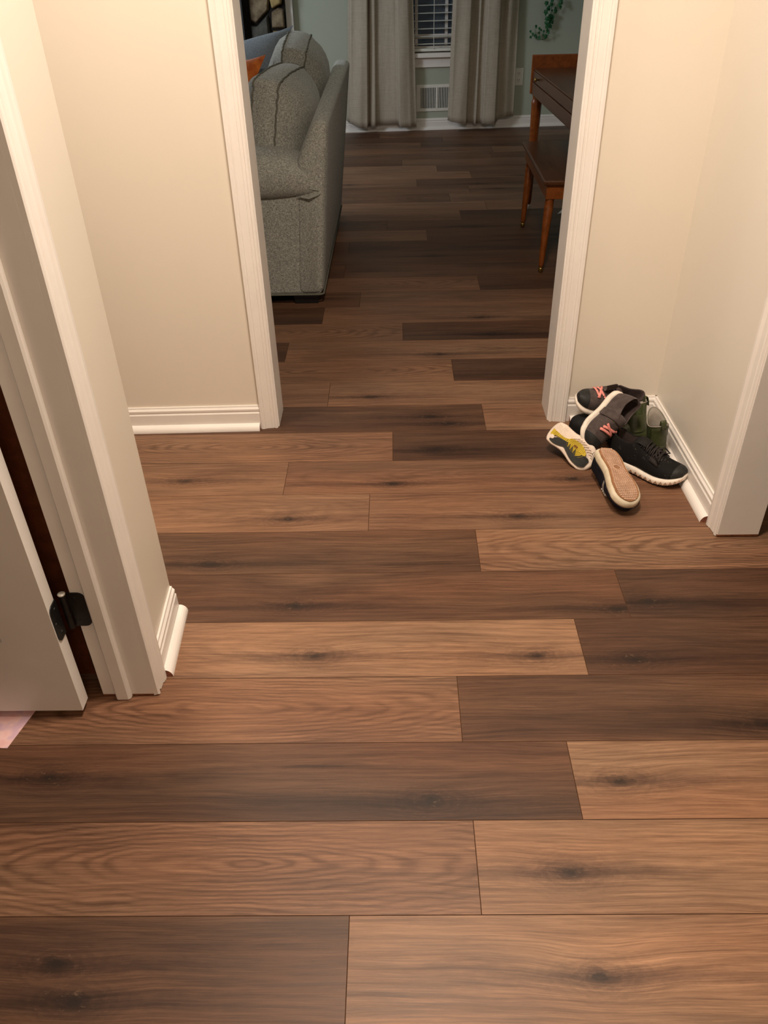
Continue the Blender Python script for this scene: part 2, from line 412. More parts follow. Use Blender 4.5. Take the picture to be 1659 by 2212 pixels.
# tone left / right of that joint (0 dark .. 1 light), ring figure left / right
look = {-1:(.32,.98,0,0), 0:(.74,.92,1,.15), 1:(.28,.90,0,.2), 2:(.76,.34,1,0), 3:(.95,.20,.3,0), 4:(.36,.16,0,0), 5:(.36,.80,0,1),
        6:(.86,.74,.2,.1), 7:(.85,.66,.1,.3), 8:(.76,.22,1,0), 9:(.30,.86,0,.1), 10:(.82,.82,.1,.1), 11:(.84,.20,1,0), 12:(.20,.84,0,.3),
        13:(.80,.25,.8,0), 14:(.20,.80,0,.2), 15:(.45,.75,0,.2), 16:(.74,.28,.7,0), 19:(.35,.15,0,0), 20:(.75,.30,.2,0), 22:(.70,.22,.3,0)}
rc = {0:(-.28,0), 2:(-.35,0), 5:(0,.95), 8:(-.50,0), 11:(-.2,0)}
knots = {-1:[(.315,.079),(-.572,.10),(-.524,.043)], 0:[(.296,.075)], 1:[(-.703,.10),(.054,.042),(.427,.083)], 3:[(-.199,.065),(.313,.059),(.531,.045)],
         4:[(-.258,.055),(.533,.034),(.612,.057)], 5:[(-.501,.041)], 6:[(-.318,.058),(.339,.059)], 7:[(-.651,.08),(-.015,.052),(.529,.063)], 8:[(.119,.061)],
         9:[(.112,.097),(.173,.048)], 2:[(.76,.038)], 13:[(.384,.048)], 12:[(.168,.049)], 10:[(-.096,.064)]}
def build_floor():
    rng = random.Random(5)
    vs = []; fs = []; mi = []; dat = []; uvs = []; kdat = []; bdat = []
    g = 0.0008; dp = 0.0012
    for n in range(-14, 36):
        ya, yb = Y0 + n*PW, Y0 + (n+1)*PW
        j0 = joint.get(n, rng.uniform(-.6, .6)); lk = look.get(n)
        if lk is None:
            t = rng.random(); lk = (.25 + .6*t, .25 + .6*rng.random(), .6*(rng.random() < .3), .6*(rng.random() < .3))
        xs = [j0 + q*PL for q in range(-4, 5)]
        for a, b in zip(xs, xs[1:]):
            if b < XA or a > XB: continue
            if abs(b - j0) < 1e-6: tone, cath = lk[0], lk[2]
            elif abs(a - j0) < 1e-6: tone, cath = lk[1], lk[3]
            else: tone, cath = rng.uniform(.2, .95), rng.random() < .25
            seed = rng.random(); ucx = rng.uniform(.3, .9)
            if n in rc:
                q = rc[n][0] if abs(b - j0) < 1e-6 else rc[n][1]
                if q: ucx = q - a
            xa, xb = max(a, XA), min(b, XB)
            kn = [(x - a, y) for x, y in knots.get(n, []) if a < x < b][:2]
            if n not in knots and cath < .4 and rng.random() < .6: kn.append((rng.uniform(.1, 1.1), rng.uniform(.04, .13)))
            while len(kn) < 2: kn.append((-9.0, .09))
            band = (rng.choice((.035, .05, .14)) if n not in (1, 2, 4, 5) else (.05, .045, 0, 0, .04, .04)[n] or .04, rng.uniform(.05, .09), max(0.0, min(1.0, 1.25 - tone - cath*.5)), 1.0)
            base = len(vs)
            vs += [(xa, ya, -dp), (xb, ya, -dp), (xb, yb, -dp), (xa, yb, -dp),
                   (xa+g, ya+g, 0), (xb-g, ya+g, 0), (xb-g, yb-g, 0), (xa+g, yb-g, 0)]
            for f, m_ in (((4,5,6,7), 0), ((0,1,5,4), 1), ((1,2,6,5), 1), ((2,3,7,6), 1), ((3,0,4,7), 1)):
                fs.append([base+i for i in f]); mi.append(m_)
                for i in f:
                    p = vs[base+i]; uvs.append((p[0]-a, p[1]-ya)); dat.append((tone, seed, float(cath), ucx)); kdat.append((kn[0][0], kn[0][1], kn[1][0], kn[1][1])); bdat.append(band)
    me = bpy.data.meshes.new('floor'); me.from_pydata(vs, [], fs); me.update()
    me.materials.append(M_FLOOR); me.materials.append(M['plank_groove'])
    for p, m_ in zip(me.polygons, mi): p.material_index = m_
    ul = me.uv_layers.new(name='plank_uv'); ul.data.foreach_set('uv', [c for u in uvs for c in u])
    for nm, dd in (('plank', dat), ('knots', kdat), ('band', bdat)):
        ca = me.color_attributes.new(nm, 'FLOAT_COLOR', 'CORNER'); ca.data.foreach_set('color', [c for d in dd for c in d])
    o = bpy.data.objects.new('floor', me); COL.objects.link(o)
    struct(o, 'brown wood plank floor running from the hall into the living room', 'floor')
build_floor()

# ------------------------------------------------------------------ shell
ZC = 2.44
def bw(x): return 2.387 + 0.017*x      # front face of the wall with the doorway
WT = 0.112
def walls(name, segs, mat, label, cat='wall'):
    m = MB()
    for poly, z0, z1 in segs: m.prism(poly, z0, z1)
    return struct(m.build(name, mat), label, cat)
JL, JR = -0.416, 0.519
def seg(xa, xb): return [(xa, bw(xa)), (xb, bw(xb)), (xb, bw(xb)+WT), (xa, bw(xa)+WT)]
walls('wall_back', [(seg(-2.8, JL), 0, ZC), (seg(JR, 2.6), 0, ZC), (seg(JL, JR), 2.06, ZC)], 'beige_paint', 'beige wall holding the open doorway into the living room')
walls('wall_left', [([(-.545,1.225),(-.556,1.474),(-.665,1.474),(-.665,1.225)], 0, ZC), ([(-.665,1.36),(-.665,1.474),(-2.8,1.474),(-2.8,1.36)], 0, ZC),
                    ([(-.545,-1.5),(-.545,.40),(-.665,.40),(-.665,-1.5)], 0, ZC), ([(-.545,.40),(-.545,1.225),(-.665,1.225),(-.665,.40)], 2.06, ZC)],
      'beige_paint', 'beige wall on the left with the open door')
mr = wall_paint('beige_paint_scuffed', '#e0d8cb', '#e4dccf', [((-.055, .185, .19), (.2, .055, .05), 1.3), ((-.055, .10, .155), (.2, .045, .075), 1.3)])
walls('wall_right', [([(.868,1.762),(.8577,2.415),(.972,2.415),(.972,1.762)], 0, ZC), ([(.868,-1.5),(.868,.85),(.98,.85),(.98,-1.5)], 0, ZC),
                     ([(.868,.85),(.868,1.762),(.98,1.762),(.98,.85)], 2.06, ZC)], mr, 'beige wall on the right above the pile of shoes')
walls('wall_entry', [([(-2.8,-1.62),(2.6,-1.62),(2.6,-1.5),(-2.8,-1.5)], 0, ZC)], 'beige_paint', 'beige end wall of the hall')
walls('wall_outer', [([(-2.92,-1.62),(-2.8,-1.62),(-2.8,7.2),(-2.92,7.2)], 0, ZC), ([(2.6,-1.62),(2.72,-1.62),(2.72,2.54),(2.6,2.54)], 0, ZC)], 'sage_paint', 'outer walls of the house')
walls('wall_living', [([(1.50,2.55),(1.62,2.55),(1.62,7.2),(1.50,7.2)], 0, ZC)], 'sage_paint', 'sage green right wall of the living room')
def fw(x): return 7.078 + 0.0517*(x + .375) + 0.012   # far wall face
WX0, WX1, WZ0, WZ1 = -.13, .80, .545, 1.95
def fseg(xa, xb): return [(xa, fw(xa)), (xb, fw(xb)), (xb, fw(xb)+.12), (xa, fw(xa)+.12)]
walls('wall_far', [(fseg(-2.8, WX0), 0, ZC), (fseg(WX1, 1.62), 0, ZC), (fseg(WX0, WX1), 0, WZ0), (fseg(WX0, WX1), WZ1, ZC)], 'sage_paint', 'sage green far wall with the window')
m = MB(); m.box((-2.92,-1.62,ZC), (2.72,7.3,ZC+.1)); struct(m.build('ceiling', 'white_ceiling'), 'white ceiling', 'ceiling')

# baseboards (profile t = out from the wall, z)
BASE = [(0,0),(.012,0),(.012,.057),(.0085,.062),(.0105,.066),(.0105,.0725),(.006,.078),(.005,.083),(0,.083)]
def run(name, a, b, outv, prof, mat, label, cat, endmat=None):
    m = MB(); a = Vector((a[0],a[1],0)); b = Vector((b[0],b[1],0)); o = Vector((outv[0],outv[1],0)).normalized()
    r0 = [a + o*t + Vector((0,0,z)) for t, z in prof]; r1 = [b + o*t + Vector((0,0,z)) for t, z in prof]
    n = len(prof)
    m.add(r0 + r1, [(i, (i+1) % n, n+(i+1) % n, n+i) for i in range(n)])
    m.add(r0, [tuple(range(n))], 1 if endmat else 0); m.add(r1, [tuple(range(n))], 1 if endmat else 0)
    return struct(m.build(name, [mat] + ([endmat] if endmat else [])), label, cat)
SHOE = [(0,0)] + [(.019*cos(q*pi/12), .021*sin(q*pi/12)) for q in range(7)]
TP = 'white_trim_paint'
run('baseboard_back', (-2.79, bw(-2.79)), (-.456, bw(-.456)), (0,-1), BASE, TP, 'white baseboard left of the doorway', 'baseboard')
run('baseboard_corner', (.564, bw(.564)), (.859, bw(.859)), (0,-1), BASE, TP, 'white baseboard behind the shoe pile', 'baseboard')
run('baseboard_right', (.8674, 1.806), (.8579, 2.4015), (-1,-.0157), BASE, TP, 'white baseboard along the right wall', 'baseboard')
run('baseboard_left', (-.5453, 1.256), (-.5565, 1.474), (1,.04), BASE, TP, 'short white baseboard at the end of the left wall', 'baseboard')
run('baseboard_far', (-.80, fw(-.80)), (1.50, fw(1.50)), (0,-1), BASE, TP, 'white baseboard under the window on the far wall', 'baseboard')
d = .012
run('trim_1', (-2.79, bw(-2.79)-d), (-.461, bw(-.461)-d), (0,-1), SHOE, TP, 'white quarter-round moulding left of the doorway', 'moulding', 'raw_wood_end')
run('trim_2', (.575, bw(.575)-d), (.846, bw(.846)-d), (0,-1), SHOE, TP, 'white quarter-round moulding behind the shoe pile', 'moulding', 'raw_wood_end')
run('trim_3', (.8553, 1.812), (.846, 2.39), (-1,-.0157), SHOE, TP, 'white quarter-round moulding along the right baseboard', 'moulding', 'raw_wood_end')
run('trim_4', (-.5335, 1.259), (-.544, 1.476), (1,.04), SHOE, TP, 'white quarter-round moulding with raw brown cut end on the left wall', 'moulding', 'raw_wood_end')
run('trim_5', (-.80, fw(-.80)-d), (1.50, fw(1.50)-d), (0,-1), SHOE, TP, 'white moulding at the foot of the far wall', 'moulding')

# door casings: profile (u from the opening outwards, t thickness)
CAS = [(0,0),(0,.0095),(.003,.012),(.008,.0125),(.0105,.0105),(.016,.0105),(.0185,.0125),(.020,.0115),(.036,.0135),(.040,.0165),(.042,.0155),(.046,.018),(.054,.018),(.054,0)]
def casing(name, p, u, t, z0, z1, label, rough_foot=False):
    m = MB(); p = Vector((p[0],p[1],0)); u = Vector((u[0],u[1],0)).normalized(); t = Vector((t[0],t[1],0)).normalized()
    rng = random.Random(len(name)*7 + int(abs(p.x)*100))
    r0 = []; r1 = []
    for a, b in CAS:
        q = p + u*a + t*b
        r0.append(q + Vector((0,0,z0 + (rng.uniform(0,.006) if rough_foot else 0)))); r1.append(q + Vector((0,0,z1)))
    m.loft([r0, r1]); return struct(m.build(name, TP), label, 'door casing')
casing('trim_6', (-.402, bw(-.402)), (-1,0), (0,-1), 0, 2.10, 'white casing left of the living room doorway')
casing('trim_7', (.507, bw(.507)), (1,0), (0,-1), 0, 2.10, 'white casing right of the living room doorway')
casing('trim_8', (-.5445, 1.203), (-.04,1), (1,0), 0, 2.10, 'white casing of the left door with chipped foot', True)
casing('trim_9', (.868, 1.748), (0,1), (-1,0), 0.002, 2.10, 'white casing of the right opening')
m = MB(); m.box((-.455, bw(0)-.018, 2.046), (.562, bw(0)-.001, 2.10)); struct(m.build('trim_10', TP), 'white head casing over the doorway', 'door casing')
# jambs
def jamb(name, poly, z0, z1, label, foot=False):
    m = MB(); m.prism(poly, z0 + (.006 if foot else 0), z1)
    if foot: m.prism(poly, z0, z0+.006, 1)
    return struct(m.build(name, [TP, 'chipped_wood'], bevel=.0015), label, 'door jamb')
def jpoly(xa, xb, g=.0): return [(xa, bw(xa)-.004), (xb, bw(xb)-.004), (xb, bw(xb)+WT+.002), (xa, bw(xa)+WT+.002)]
jamb('trim_11', jpoly(-.416, -.398), 0, 2.06, 'white jamb on the left of the living room doorway')
jamb('trim_12', jpoly(.502, .519), 0, 2.06, 'white jamb on the right of the living room doorway')
jamb('trim_13', [(-.398, bw(0)-.002), (.502, bw(0)-.002), (.502, bw(0)+WT), (-.398, bw(0)+WT)], 2.042, 2.06, 'white head jamb of the doorway')
jamb('trim_14', [(-.657,1.203),(-.544,1.203),(-.544,1.223),(-.657,1.223)], 0, 2.06, 'white jamb of the left door beside the hinge', True)
m = MB()
st = [(-.6245,1.203),(-.6245,1.1925),(-.6215,1.1905),(-.598,1.1905),(-.5935,1.194),(-.592,1.203)]
m.prism(st, .002, 2.05); struct(m.build('trim_15', TP, bevel=.001), 'white door stop strip on the left jamb', 'door stop')
jamb('trim_16', [(.860,1.743),(.972,1.743),(.972,1.762),(.860,1.762)], .002, 2.06, 'white jamb of the right opening with chipped foot', True)

# left door, swung open, with black hinge
dr = empty('door_1', (-.684, 1.165, .02), 'cream panelled door standing open on the left with black hinge', 'door'); dr['kind'] = 'structure'
m = MB(); x0, x1, ya, yb = -1.46, -.681, 1.147, 1.182
panels = [(x1-.655, x1-.113, .225, .86), (x1-.655, x1-.113, 1.0, 1.9)]
xs = sorted({x0, x1, x1-.655, x1-.113}); zs = [.02, .225, .86, 1.0, 1.9, 2.03]
for i in range(len(xs)-1):
    for j in range(len(zs)-1):
        hole = (i == 1 and j in (1, 3))
        if not hole: m.box((xs[i], ya, zs[j]), (xs[i+1], yb, zs[j+1]))
        else: m.box((xs[i], ya+.010, zs[j]), (xs[i+1], yb-.010, zs[j+1]))
m.build('door_slab', TP, dr)
m = MB()
for (a, b, c, e) in panels:
    w_ = .045
    m.hexa([(a+.01,ya+.010,c+.01),(b-.01,ya+.010,c+.01),(b-.01,ya+.010,e-.01),(a+.01,ya+.010,e-.01)],
           [(a+w_,ya+.002,c+w_),(b-w_,ya+.002,c+w_),(b-w_,ya+.002,e-w_),(a+w_,ya+.002,e-w_)])
m.build('door_panel', TP, dr)
def leafpoly(w, h, r):
    pts = [(0,-h/2),]
    for q in range(7): pts.append((w-r+r*sin(q*pi/12), -h/2+r-r*cos(q*pi/12)))
    for q in range(7): pts.append((w-r+r*cos(q*pi/12), h/2-r+r*sin(q*pi/12)))
    pts.append((0, h/2)); return pts
HZ = .262
m = MB(); lp = leafpoly(.036, .089, .015)
m.hexa([(-.664+a, 1.2025, HZ+b) for a, b in lp], [(-.664+a, 1.2000, HZ+b) for a, b in lp])
m.hexa([(-.6812, 1.184-a*.95, HZ+b) for a, b in lp], [(-.6787, 1.184-a*.95, HZ+b) for a, b in lp])
hg = m.build('hinge', 'black_metal', dr); hg['label'] = 'black steel hinge'
m = MB(); m.lathe([(0,.006),(.02,.0068),(.98,.0068),(1,.006)], (-.670,1.196,HZ-.0445), (-.670,1.196,HZ+.0445), 14)
m.build('hinge_knuckle', 'black_metal', hg)
m = MB(); m.lathe([(0,.0075),(.6,.0078),(1,.005)], (-.670,1.196,HZ+.0445), (-.670,1.196,HZ+.049), 14)
hp = m.build('hinge_pin', 'bright_metal', hg); hp['label'] = 'bright hinge pin head'
m = MB()
for (a, b) in ((.014,.03),(.026,0.0),(.014,-.03)):
    m.lathe([(0,.0036),(1,.003)], (-.664+a,1.2000,HZ+b), (-.664+a,1.1990,HZ+b), 10)
    m.lathe([(0,.0036),(1,.003)], (-.6787,1.184-a,HZ+b), (-.6778,1.184-a,HZ+b), 10)
m.build('hinge_screws', 'black_metal', hg)

cb = empty('wooden_cabinet', (-.98, 1.31, 0), 'dark brown wooden cabinet on short legs glimpsed in the gap behind the open left door', 'cabinet')
m = MB(); m.box((-1.30, 1.262, .19), (-.672, 1.352, 1.95)); m.build('cabinet_body', 'dark_wood', cb, bevel=.004)
for xx in (-1.28, -.735):
    m = MB(); m.box((xx, 1.27, 0), (xx+.04, 1.345, .19)); m.build('leg', 'dark_wood', cb)

# ------------------------------------------------------------------ window, blind, curtains
wd = empty('window_1', ((WX0+WX1)/2, fw(.33), WZ0), 'white sash window showing the dark night between the curtains', 'window'); wd['kind'] = 'structure'
def fbox(m, xa, xb, t0, t1, z0, z1, mi=0):     # box on the far wall: t = distance in front of the wall face (+ towards the camera)
    m.hexa([(xa, fw(xa)-t1, z0), (xb, fw(xb)-t1, z0), (xb, fw(xb)-t0, z0), (xa, fw(xa)-t0, z0)],
           [(xa, fw(xa)-t1, z1), (xb, fw(xb)-t1, z1), (xb, fw(xb)-t0, z1), (xa, fw(xa)-t0, z1)], mi)
m = MB(); fbox(m, WX0, WX0+.05, -.10, -.02, WZ0, WZ1); fbox(m, WX1-.05, WX1, -.10, -.02, WZ0, WZ1)
fbox(m, WX0+.05, WX1-.05, -.10, -.02, WZ0, WZ0+.04); fbox(m, WX0+.05, WX1-.05, -.10, -.02, WZ1-.05, WZ1)
for xm in (.172, .40): fbox(m, xm, xm+.022, -.075, -.045, WZ0+.04, WZ1-.05)
for zm, zh in ((.632, .030), (.93, .022), (1.22, .05), (1.58, .022)): fbox(m, WX0+.05, WX1-.05, -.085, -.05, zm, zm+zh)
m.build('window_frame', TP, wd)
m = MB(); fbox(m, WX0+.05, WX1-.05, -.064, -.060, WZ0+.04, WZ1-.05); m.build('pane', 'window_glass', wd)
m = MB(); fbox(m, WX0-.10, WX1+.10, -.02, .055, .515, WZ0); fbox(m, WX0-.08, WX1+.08, 0, .018, .445, .514)
m.build('sill', TP, wd, bevel=.003)
bl = empty('window_blind', ((WX0+WX1)/2, fw(.33)-.01, WZ0+.01), 'white slatted blind hanging in the window between the curtains', 'blind')
z = .602; 
while z < 1.87:
    m = MB(); fbox(m, WX0+.02, WX1-.02, -.018, .030, z, z+.0028); m.build('slat', 'blind_white', bl); z += .0505
m = MB(); fbox(m, WX0+.02, WX1-.02, -.016, .028, .556, .574); m.build('bottom_rail', 'blind_white', bl)
m = MB(); fbox(m, WX0+.02, WX1-.02, -.02, .03, 1.89, 1.945); m.build('head_rail', 'blind_white', bl)
m = MB()
for xc in (.02, .313, .62): m.tube([(xc, fw(xc)-.032, .57), (xc, fw(xc)-.032, 1.9)], .0022, 6)
m.build('lift_cord', 'blind_white', bl)

def curtain(name, label, xtop, xbot, ztop, zb, folds, out):
    m = MB(); NX, NZ = 120, 46; rows = []
    for j in range(NZ+1):
        q = j/NZ; z0 = ztop + (0 - ztop)*q
        row = []
        for i in range(NX+1):
            s_ = i/NX
            xa = xtop[0] + (xtop[1]-xtop[0])*s_; xb = xbot[0] + (xbot[1]-xbot[0])*s_
            x = xa + (xb-xa)*q
            y = sinterp(folds, s_)*(.75 + .35*q) + .004*sin(9*s_*pi + 3*q) + .003*sin(23*s_ + 11*q)
            zz = ztop + (interp(zb, s_) - ztop)*q
            row.append((x, fw(x) - out - y, zz))
        rows.append(row)
    m.loft(rows, closed=False, cap0=False, cap1=False)
    o = m.build(name, 'linen', smooth=True, solid=.0015)
    # hem band
    return tag(o, label, 'curtain', 'linen curtains at the living room window')
curtain('curtain', 'floor length beige linen curtain left of the window', (-.262,.120), (-.368,.182), 2.12, [(0,.09),(.22,.055),(.3,.05),(.45,.06),(.72,.07),(.78,.045),(1,.04)],
        [(0,.02),(.06,.07),(.22,.085),(.295,.09),(.31,.015),(.34,.05),(.40,.052),(.44,.02),(.62,.022),(.72,.035),(.76,.07),(.9,.055),(1,.03)], .05)
curtain('curtain', 'floor length beige linen curtain right of the window', (.475,.93), (.428,.955), 2.12, [(0,.08),(.3,.055),(.42,.05),(.55,.055),(.72,.05),(.78,.085),(1,.09)],
        [(0,.04),(.05,.08),(.27,.085),(.30,.03),(.39,.025),(.42,.05),(.45,.03),(.5,.035),(.53,.085),(.70,.09),(.74,.025),(.86,.03),(1,.005)], .05)
m = MB(); m.tube([(-.5, fw(-.5)-.09, 2.125), (1.1, fw(1.1)-.09, 2.125)], .0095, 10)
for xx in (-.46, 1.06): m.box((xx-.008, fw(xx)-.09, 2.11), (xx+.008, fw(xx)+.001, 2.126))
tag(m.build('curtain_rod', 'black_metal', smooth=True), 'dark curtain rod above the window', 'curtain rod')

# vent and outlet
vt = empty('wall_vent', (.34, fw(.34), .13), 'white floor-level air vent with vertical louvers under the window', 'vent')
m = MB(); fbox(m, .181, .50, 0, .008, .134, .155); fbox(m, .181, .50, 0, .008, .302, .324); fbox(m, .181, .214, 0, .008, .155, .302); fbox(m, .468, .50, 0, .008, .155, .302); fbox(m, .333, .349, 0, .008, .155, .302)
m.build('vent_frame', 'plastic_white', vt, bevel=.0015)
m = MB(); fbox(m, .212, .470, 0, .001, .154, .303); m.build('vent_opening', 'dark_slot', vt)
for k in range(9):
    for xo in (.218, .352): 
        m = MB(); x = xo + k*.0128; fbox(m, x, x+.006, .001, .006, .155, .302); m.build('louver', 'plastic_white', vt)
ot = empty('wall_outlet', (.985, fw(.985), .296), 'white double wall outlet between the right curtain and the desk', 'outlet')
m = MB(); fbox(m, .948, 1.020, 0, .006, .298, .420); m.build('cover_plate', 'plastic_white', ot, bevel=.003)
for zc in (.382, .336):
    m = MB(); pts = [(.984 + .0165*cos(a), zc + .0145*sin(a)) for a in [q*pi/10 for q in range(20)]]
    m.hexa([(x, fw(x)-.0062, z_) for x, z_ in pts], [(x, fw(x)-.0082, z_) for x, z_ in pts])
    so = m.build('socket', 'plastic_white', ot)
    m = MB(); fbox(m, .976, .9785, .0082, .0086, zc-.002, zc+.008); fbox(m, .9895, .992, .0082, .0086, zc-.002, zc+.008)
    fbox(m, .982, .986, .0082, .0086, zc-.010, zc-.005); m.build('slot', 'dark_slot', so)

# trailing ivy
vine = [(1.151,.848,.0266),(1.192,.861,.0228),(1.191,.84,.0228),(1.17,.827,.019),(1.162,.812,.0228),(1.151,.793,.0304),(1.177,.809,.0152),(1.218,.816,.019),(1.223,.797,.0266),(1.245,.836,.0228),(1.255,.823,.019),(1.258,.857,.0228),(1.265,.846,.0152),(1.194,.803,.0152),(1.179,.766,.0342),(1.165,.75,.0304),(1.202,.76,.0342),(1.191,.741,.0342),(1.205,.727,.0228),(1.161,.723,.0266),(1.181,.711,.0304),(1.17,.698,.0266),(1.195,.70,.0228),(1.176,.668,.0228),(1.18,.657,.0152),(1.163,.635,.0266),(1.144,.669,.0152),(1.145,.644,.0114),(1.118,.628,.0228),(1.113,.658,.0152),(1.11,.689,.0152),(1.123,.677,.0152),(1.084,.702,.019),(1.086,.64,.019),(1.095,.631,.0152),(1.066,.653,.019),(1.047,.67,.0152),(1.051,.632,.0152)]
for k in range(26): vine.append((1.20 + .02*sin(k*1.7) + random.uniform(-.03,.03), .88 + k*.02, random.uniform(.018,.032)))
vn = empty('trailing_plant', (1.2, fw(1.2)-.04, .60), 'green trailing ivy hanging down the far wall above the desk', 'plant')
m = MB(); rng = random.Random(3)
IVY = [(0,-.55),(.30,-.52),(.62,-.30),(.48,-.02),(.80,.22),(.40,.30),(.25,.55),(0,1.0),(-.25,.55),(-.40,.30),(-.80,.22),(-.48,-.02),(-.62,-.30),(-.30,-.52)]
for (x, z_, r) in vine:
    q = Matrix.Translation((x, fw(x)-.03-rng.uniform(0,.03), z_)) @ Matrix.Rotation(rng.uniform(-.7,.7), 4, 'Z') @ Matrix.Rotation(rng.uniform(-.6,.5), 4, 'X') @ Matrix.Rotation(pi + rng.uniform(-.8,.8), 4, 'Y')
    vs = [q @ Vector((a*r*.95, -.003*(1-abs(a)), b*r*.95)) for a, b in IVY] + [q @ Vector((0, -.25*r, 0))]
    m.add(vs, [(i, (i+1) % 14, 14) for i in range(14)])
m.build('foliage', 'ivy_leaf', vn, solid=.0006)
m = MB()
m.tube([(1.20,fw(1.2)-.04,1.42),(1.205,fw(1.2)-.04,1.1),(1.198,fw(1.2)-.035,.9),(1.19,fw(1.2)-.035,.76),(1.193,fw(1.2)-.035,.67),(1.18,fw(1.2)-.035,.635),(1.15,fw(1.15)-.035,.612),(1.11,fw(1.1)-.035,.612),(1.085,fw(1.1)-.035,.63)], .0022, 6)
m.tube([(1.22,fw(1.2)-.04,1.42),(1.235,fw(1.2)-.04,1.1),(1.25,fw(1.2)-.035,.9),(1.245,fw(1.2)-.035,.83),(1.225,fw(1.2)-.035,.80)], .002, 6)
m.tube([(1.145,fw(1.15)-.035,.612),(1.143,fw(1.15)-.035,.67)], .0016, 5); m.tube([(1.12,fw(1.1)-.035,.612),(1.112,fw(1.1)-.035,.69)], .0016, 5)
m.tube([(1.095,fw(1.1)-.035,.62),(1.06,fw(1.06)-.035,.65),(1.047,fw(1.05)-.035,.67)], .0016, 5)
m.tube([(1.085,fw(1.1)-.035,.63),(1.082,fw(1.1)-.035,.70)], .0016, 5)
m.tube([(1.2,fw(1.2)+.002,1.42),(1.2,fw(1.2)-.05,1.425),(1.225,fw(1.2)-.05,1.42)], .003, 6)
m.build('stem', 'ivy_stem', vn, smooth=True)

# ------------------------------------------------------------------ fireplace corner
fp = empty('stone_fireplace', (-1.55, 6.95, 0), 'dark rough stone fireplace behind the sofa at the far wall', 'fireplace')
m = MB(); m.box((-2.35, 6.93, 0), (-.785, 7.065, 2.40)); m.build('mortar_core', 'mortar', fp)
rng = random.Random(8)
def stone(pts, mat):
    pts = [(min(px, -.787), pz) for px, pz in pts]
    xc = sum(p[0] for p in pts)/len(pts); zc = sum(p[1] for p in pts)/len(pts); d_ = rng.uniform(.03, .06)
    m = MB(); m.hexa([(px, 6.94, pz) for px, pz in pts], [(xc + (px-xc)*.84, 6.93-d_, zc + (pz-zc)*.84) for px, pz in pts])
    o = m.build('stone', mat, fp, bevel=.008)
    if mat == 'stone_grey': o['label'] = 'grey stone'
    elif mat == 'stone_tan': o['label'] = 'tan stone'
stone([(-1.045,.79),(-1.0,.775),(-.90,.86),(-.885,.94),(-.91,1.02),(-1.045,1.02)], 'stone')
stone([(-.875,.865),(-.80,.90),(-.79,1.0),(-.895,1.0),(-.885,.92)], 'stone_tan')
stone([(-.89,.745),(-.79,.745),(-.79,.865),(-.83,.885),(-.885,.85)], 'stone')
stone([(-1.045,.655),(-.90,.655),(-.905,.84),(-.995,.765),(-1.045,.77)], 'stone_grey')
stone([(-1.045,.53),(-.92,.53),(-.90,.635),(-1.045,.64)], 'stone')
stone([(-.885,.56),(-.79,.58),(-.79,.73),(-.885,.735)], 'stone_tan')
for i in range(8):
    zc = 1.13 + i*.17; x = -.80
    while x > -2.15:
        w_ = rng.uniform(.14, .26); xc = x - w_/2; x -= w_ + .012
        n_ = rng.choice([5,6,7])
        stone([(xc + cos(2*pi*q/n_ + i)*w_*.53*rng.uniform(.9,1.1), zc + sin(2*pi*q/n_ + i)*.085*rng.uniform(.9,1.1)) for q in range(n_)], rng.choice(['stone','stone_grey','stone_tan']))
for i in range(3):
    stone([(-1.03,.04+.16*i),(-.80,.03+.16*i),(-.79,.18+.16*i),(-1.035,.185+.16*i)], 'stone_grey')
fs = empty('fire_screen', (-1.5, 6.80, 0), 'black ribbed metal screen standing before the stone fireplace', 'fire screen')
m = MB(); m.box((-1.95, 6.80, .015), (-1.075, 6.815, 1.02)); m.build('screen_panel', 'black_metal', fs)
for k in range(18): 
    m = MB(); x = -1.94 + k*.0500; m.box((x, 6.785, .03), (x+.018, 6.80, 1.0)); m.build('rib', 'black_metal', fs)
for xx in (-1.97, -1.125):
    m = MB(); m.box((xx, 6.76, 0), (xx+.07, 6.85, .015)); m.build('foot', 'black_metal', fs)
m = MB(); m.box((-1.97, 6.78, 1.0), (-1.055, 6.82, 1.03)); m.build('top_rail', 'black_metal', fs)
m = MB(); m.box((-.785, 7.0, 0), (-.735, 7.066, ZC)); struct(m.build('trim_17', TP), 'white vertical trim board beside the stone fireplace', 'trim')

# ------------------------------------------------------------------ sofa
sf = empty('sofa', (-.78, 4.13, 0), 'grey tweed loveseat seen from its end behind the doorway', 'sofa')
def rrect(pts, r, k=4):       # rounded polygon in 2D
    out = []; n = len(pts)
    for i in range(n):
        p0, p1, p2 = Vector(pts[i-1]), Vector(pts[i]), Vector(pts[(i+1) % n])
        a = (p0-p1).normalized(); b = (p2-p1).normalized(); rr = min(r, (p0-p1).length*.45, (p2-p1).length*.45)
        s0 = p1 + a*rr; s1 = p1 + b*rr
        for q in range(k+1):
            t = q/k; out.append(tuple((s0*(1-t)**2 + p1*2*t*(1-t) + s1*t*t)))
    return out
m = MB(); rings = []
for q in [0, .004, .02, .06, .15, .35, .6, .85, .96, .985, 1.0]:
    y = 3.44 + 1.38*q
    ins = .016 if q in (0, 1.0) else (.007 if q in (.004, .985) else 0)
    ox = .014*q
    poly = [(-.318+.012*q - ins, .05+ins), (-.256+.034*q - ins, .748+.045*q - ins), (-.316+.022*q + ins, .752+.048*q - ins), (-.392+ins, .60), (-.43+ins, .05+ins)]
    rings.append([(x, y, z_) for x, z_ in rrect(poly, .026, 4)])
m.loft(rings); m.build('backrest', 'grey_tweed', sf, smooth=True)
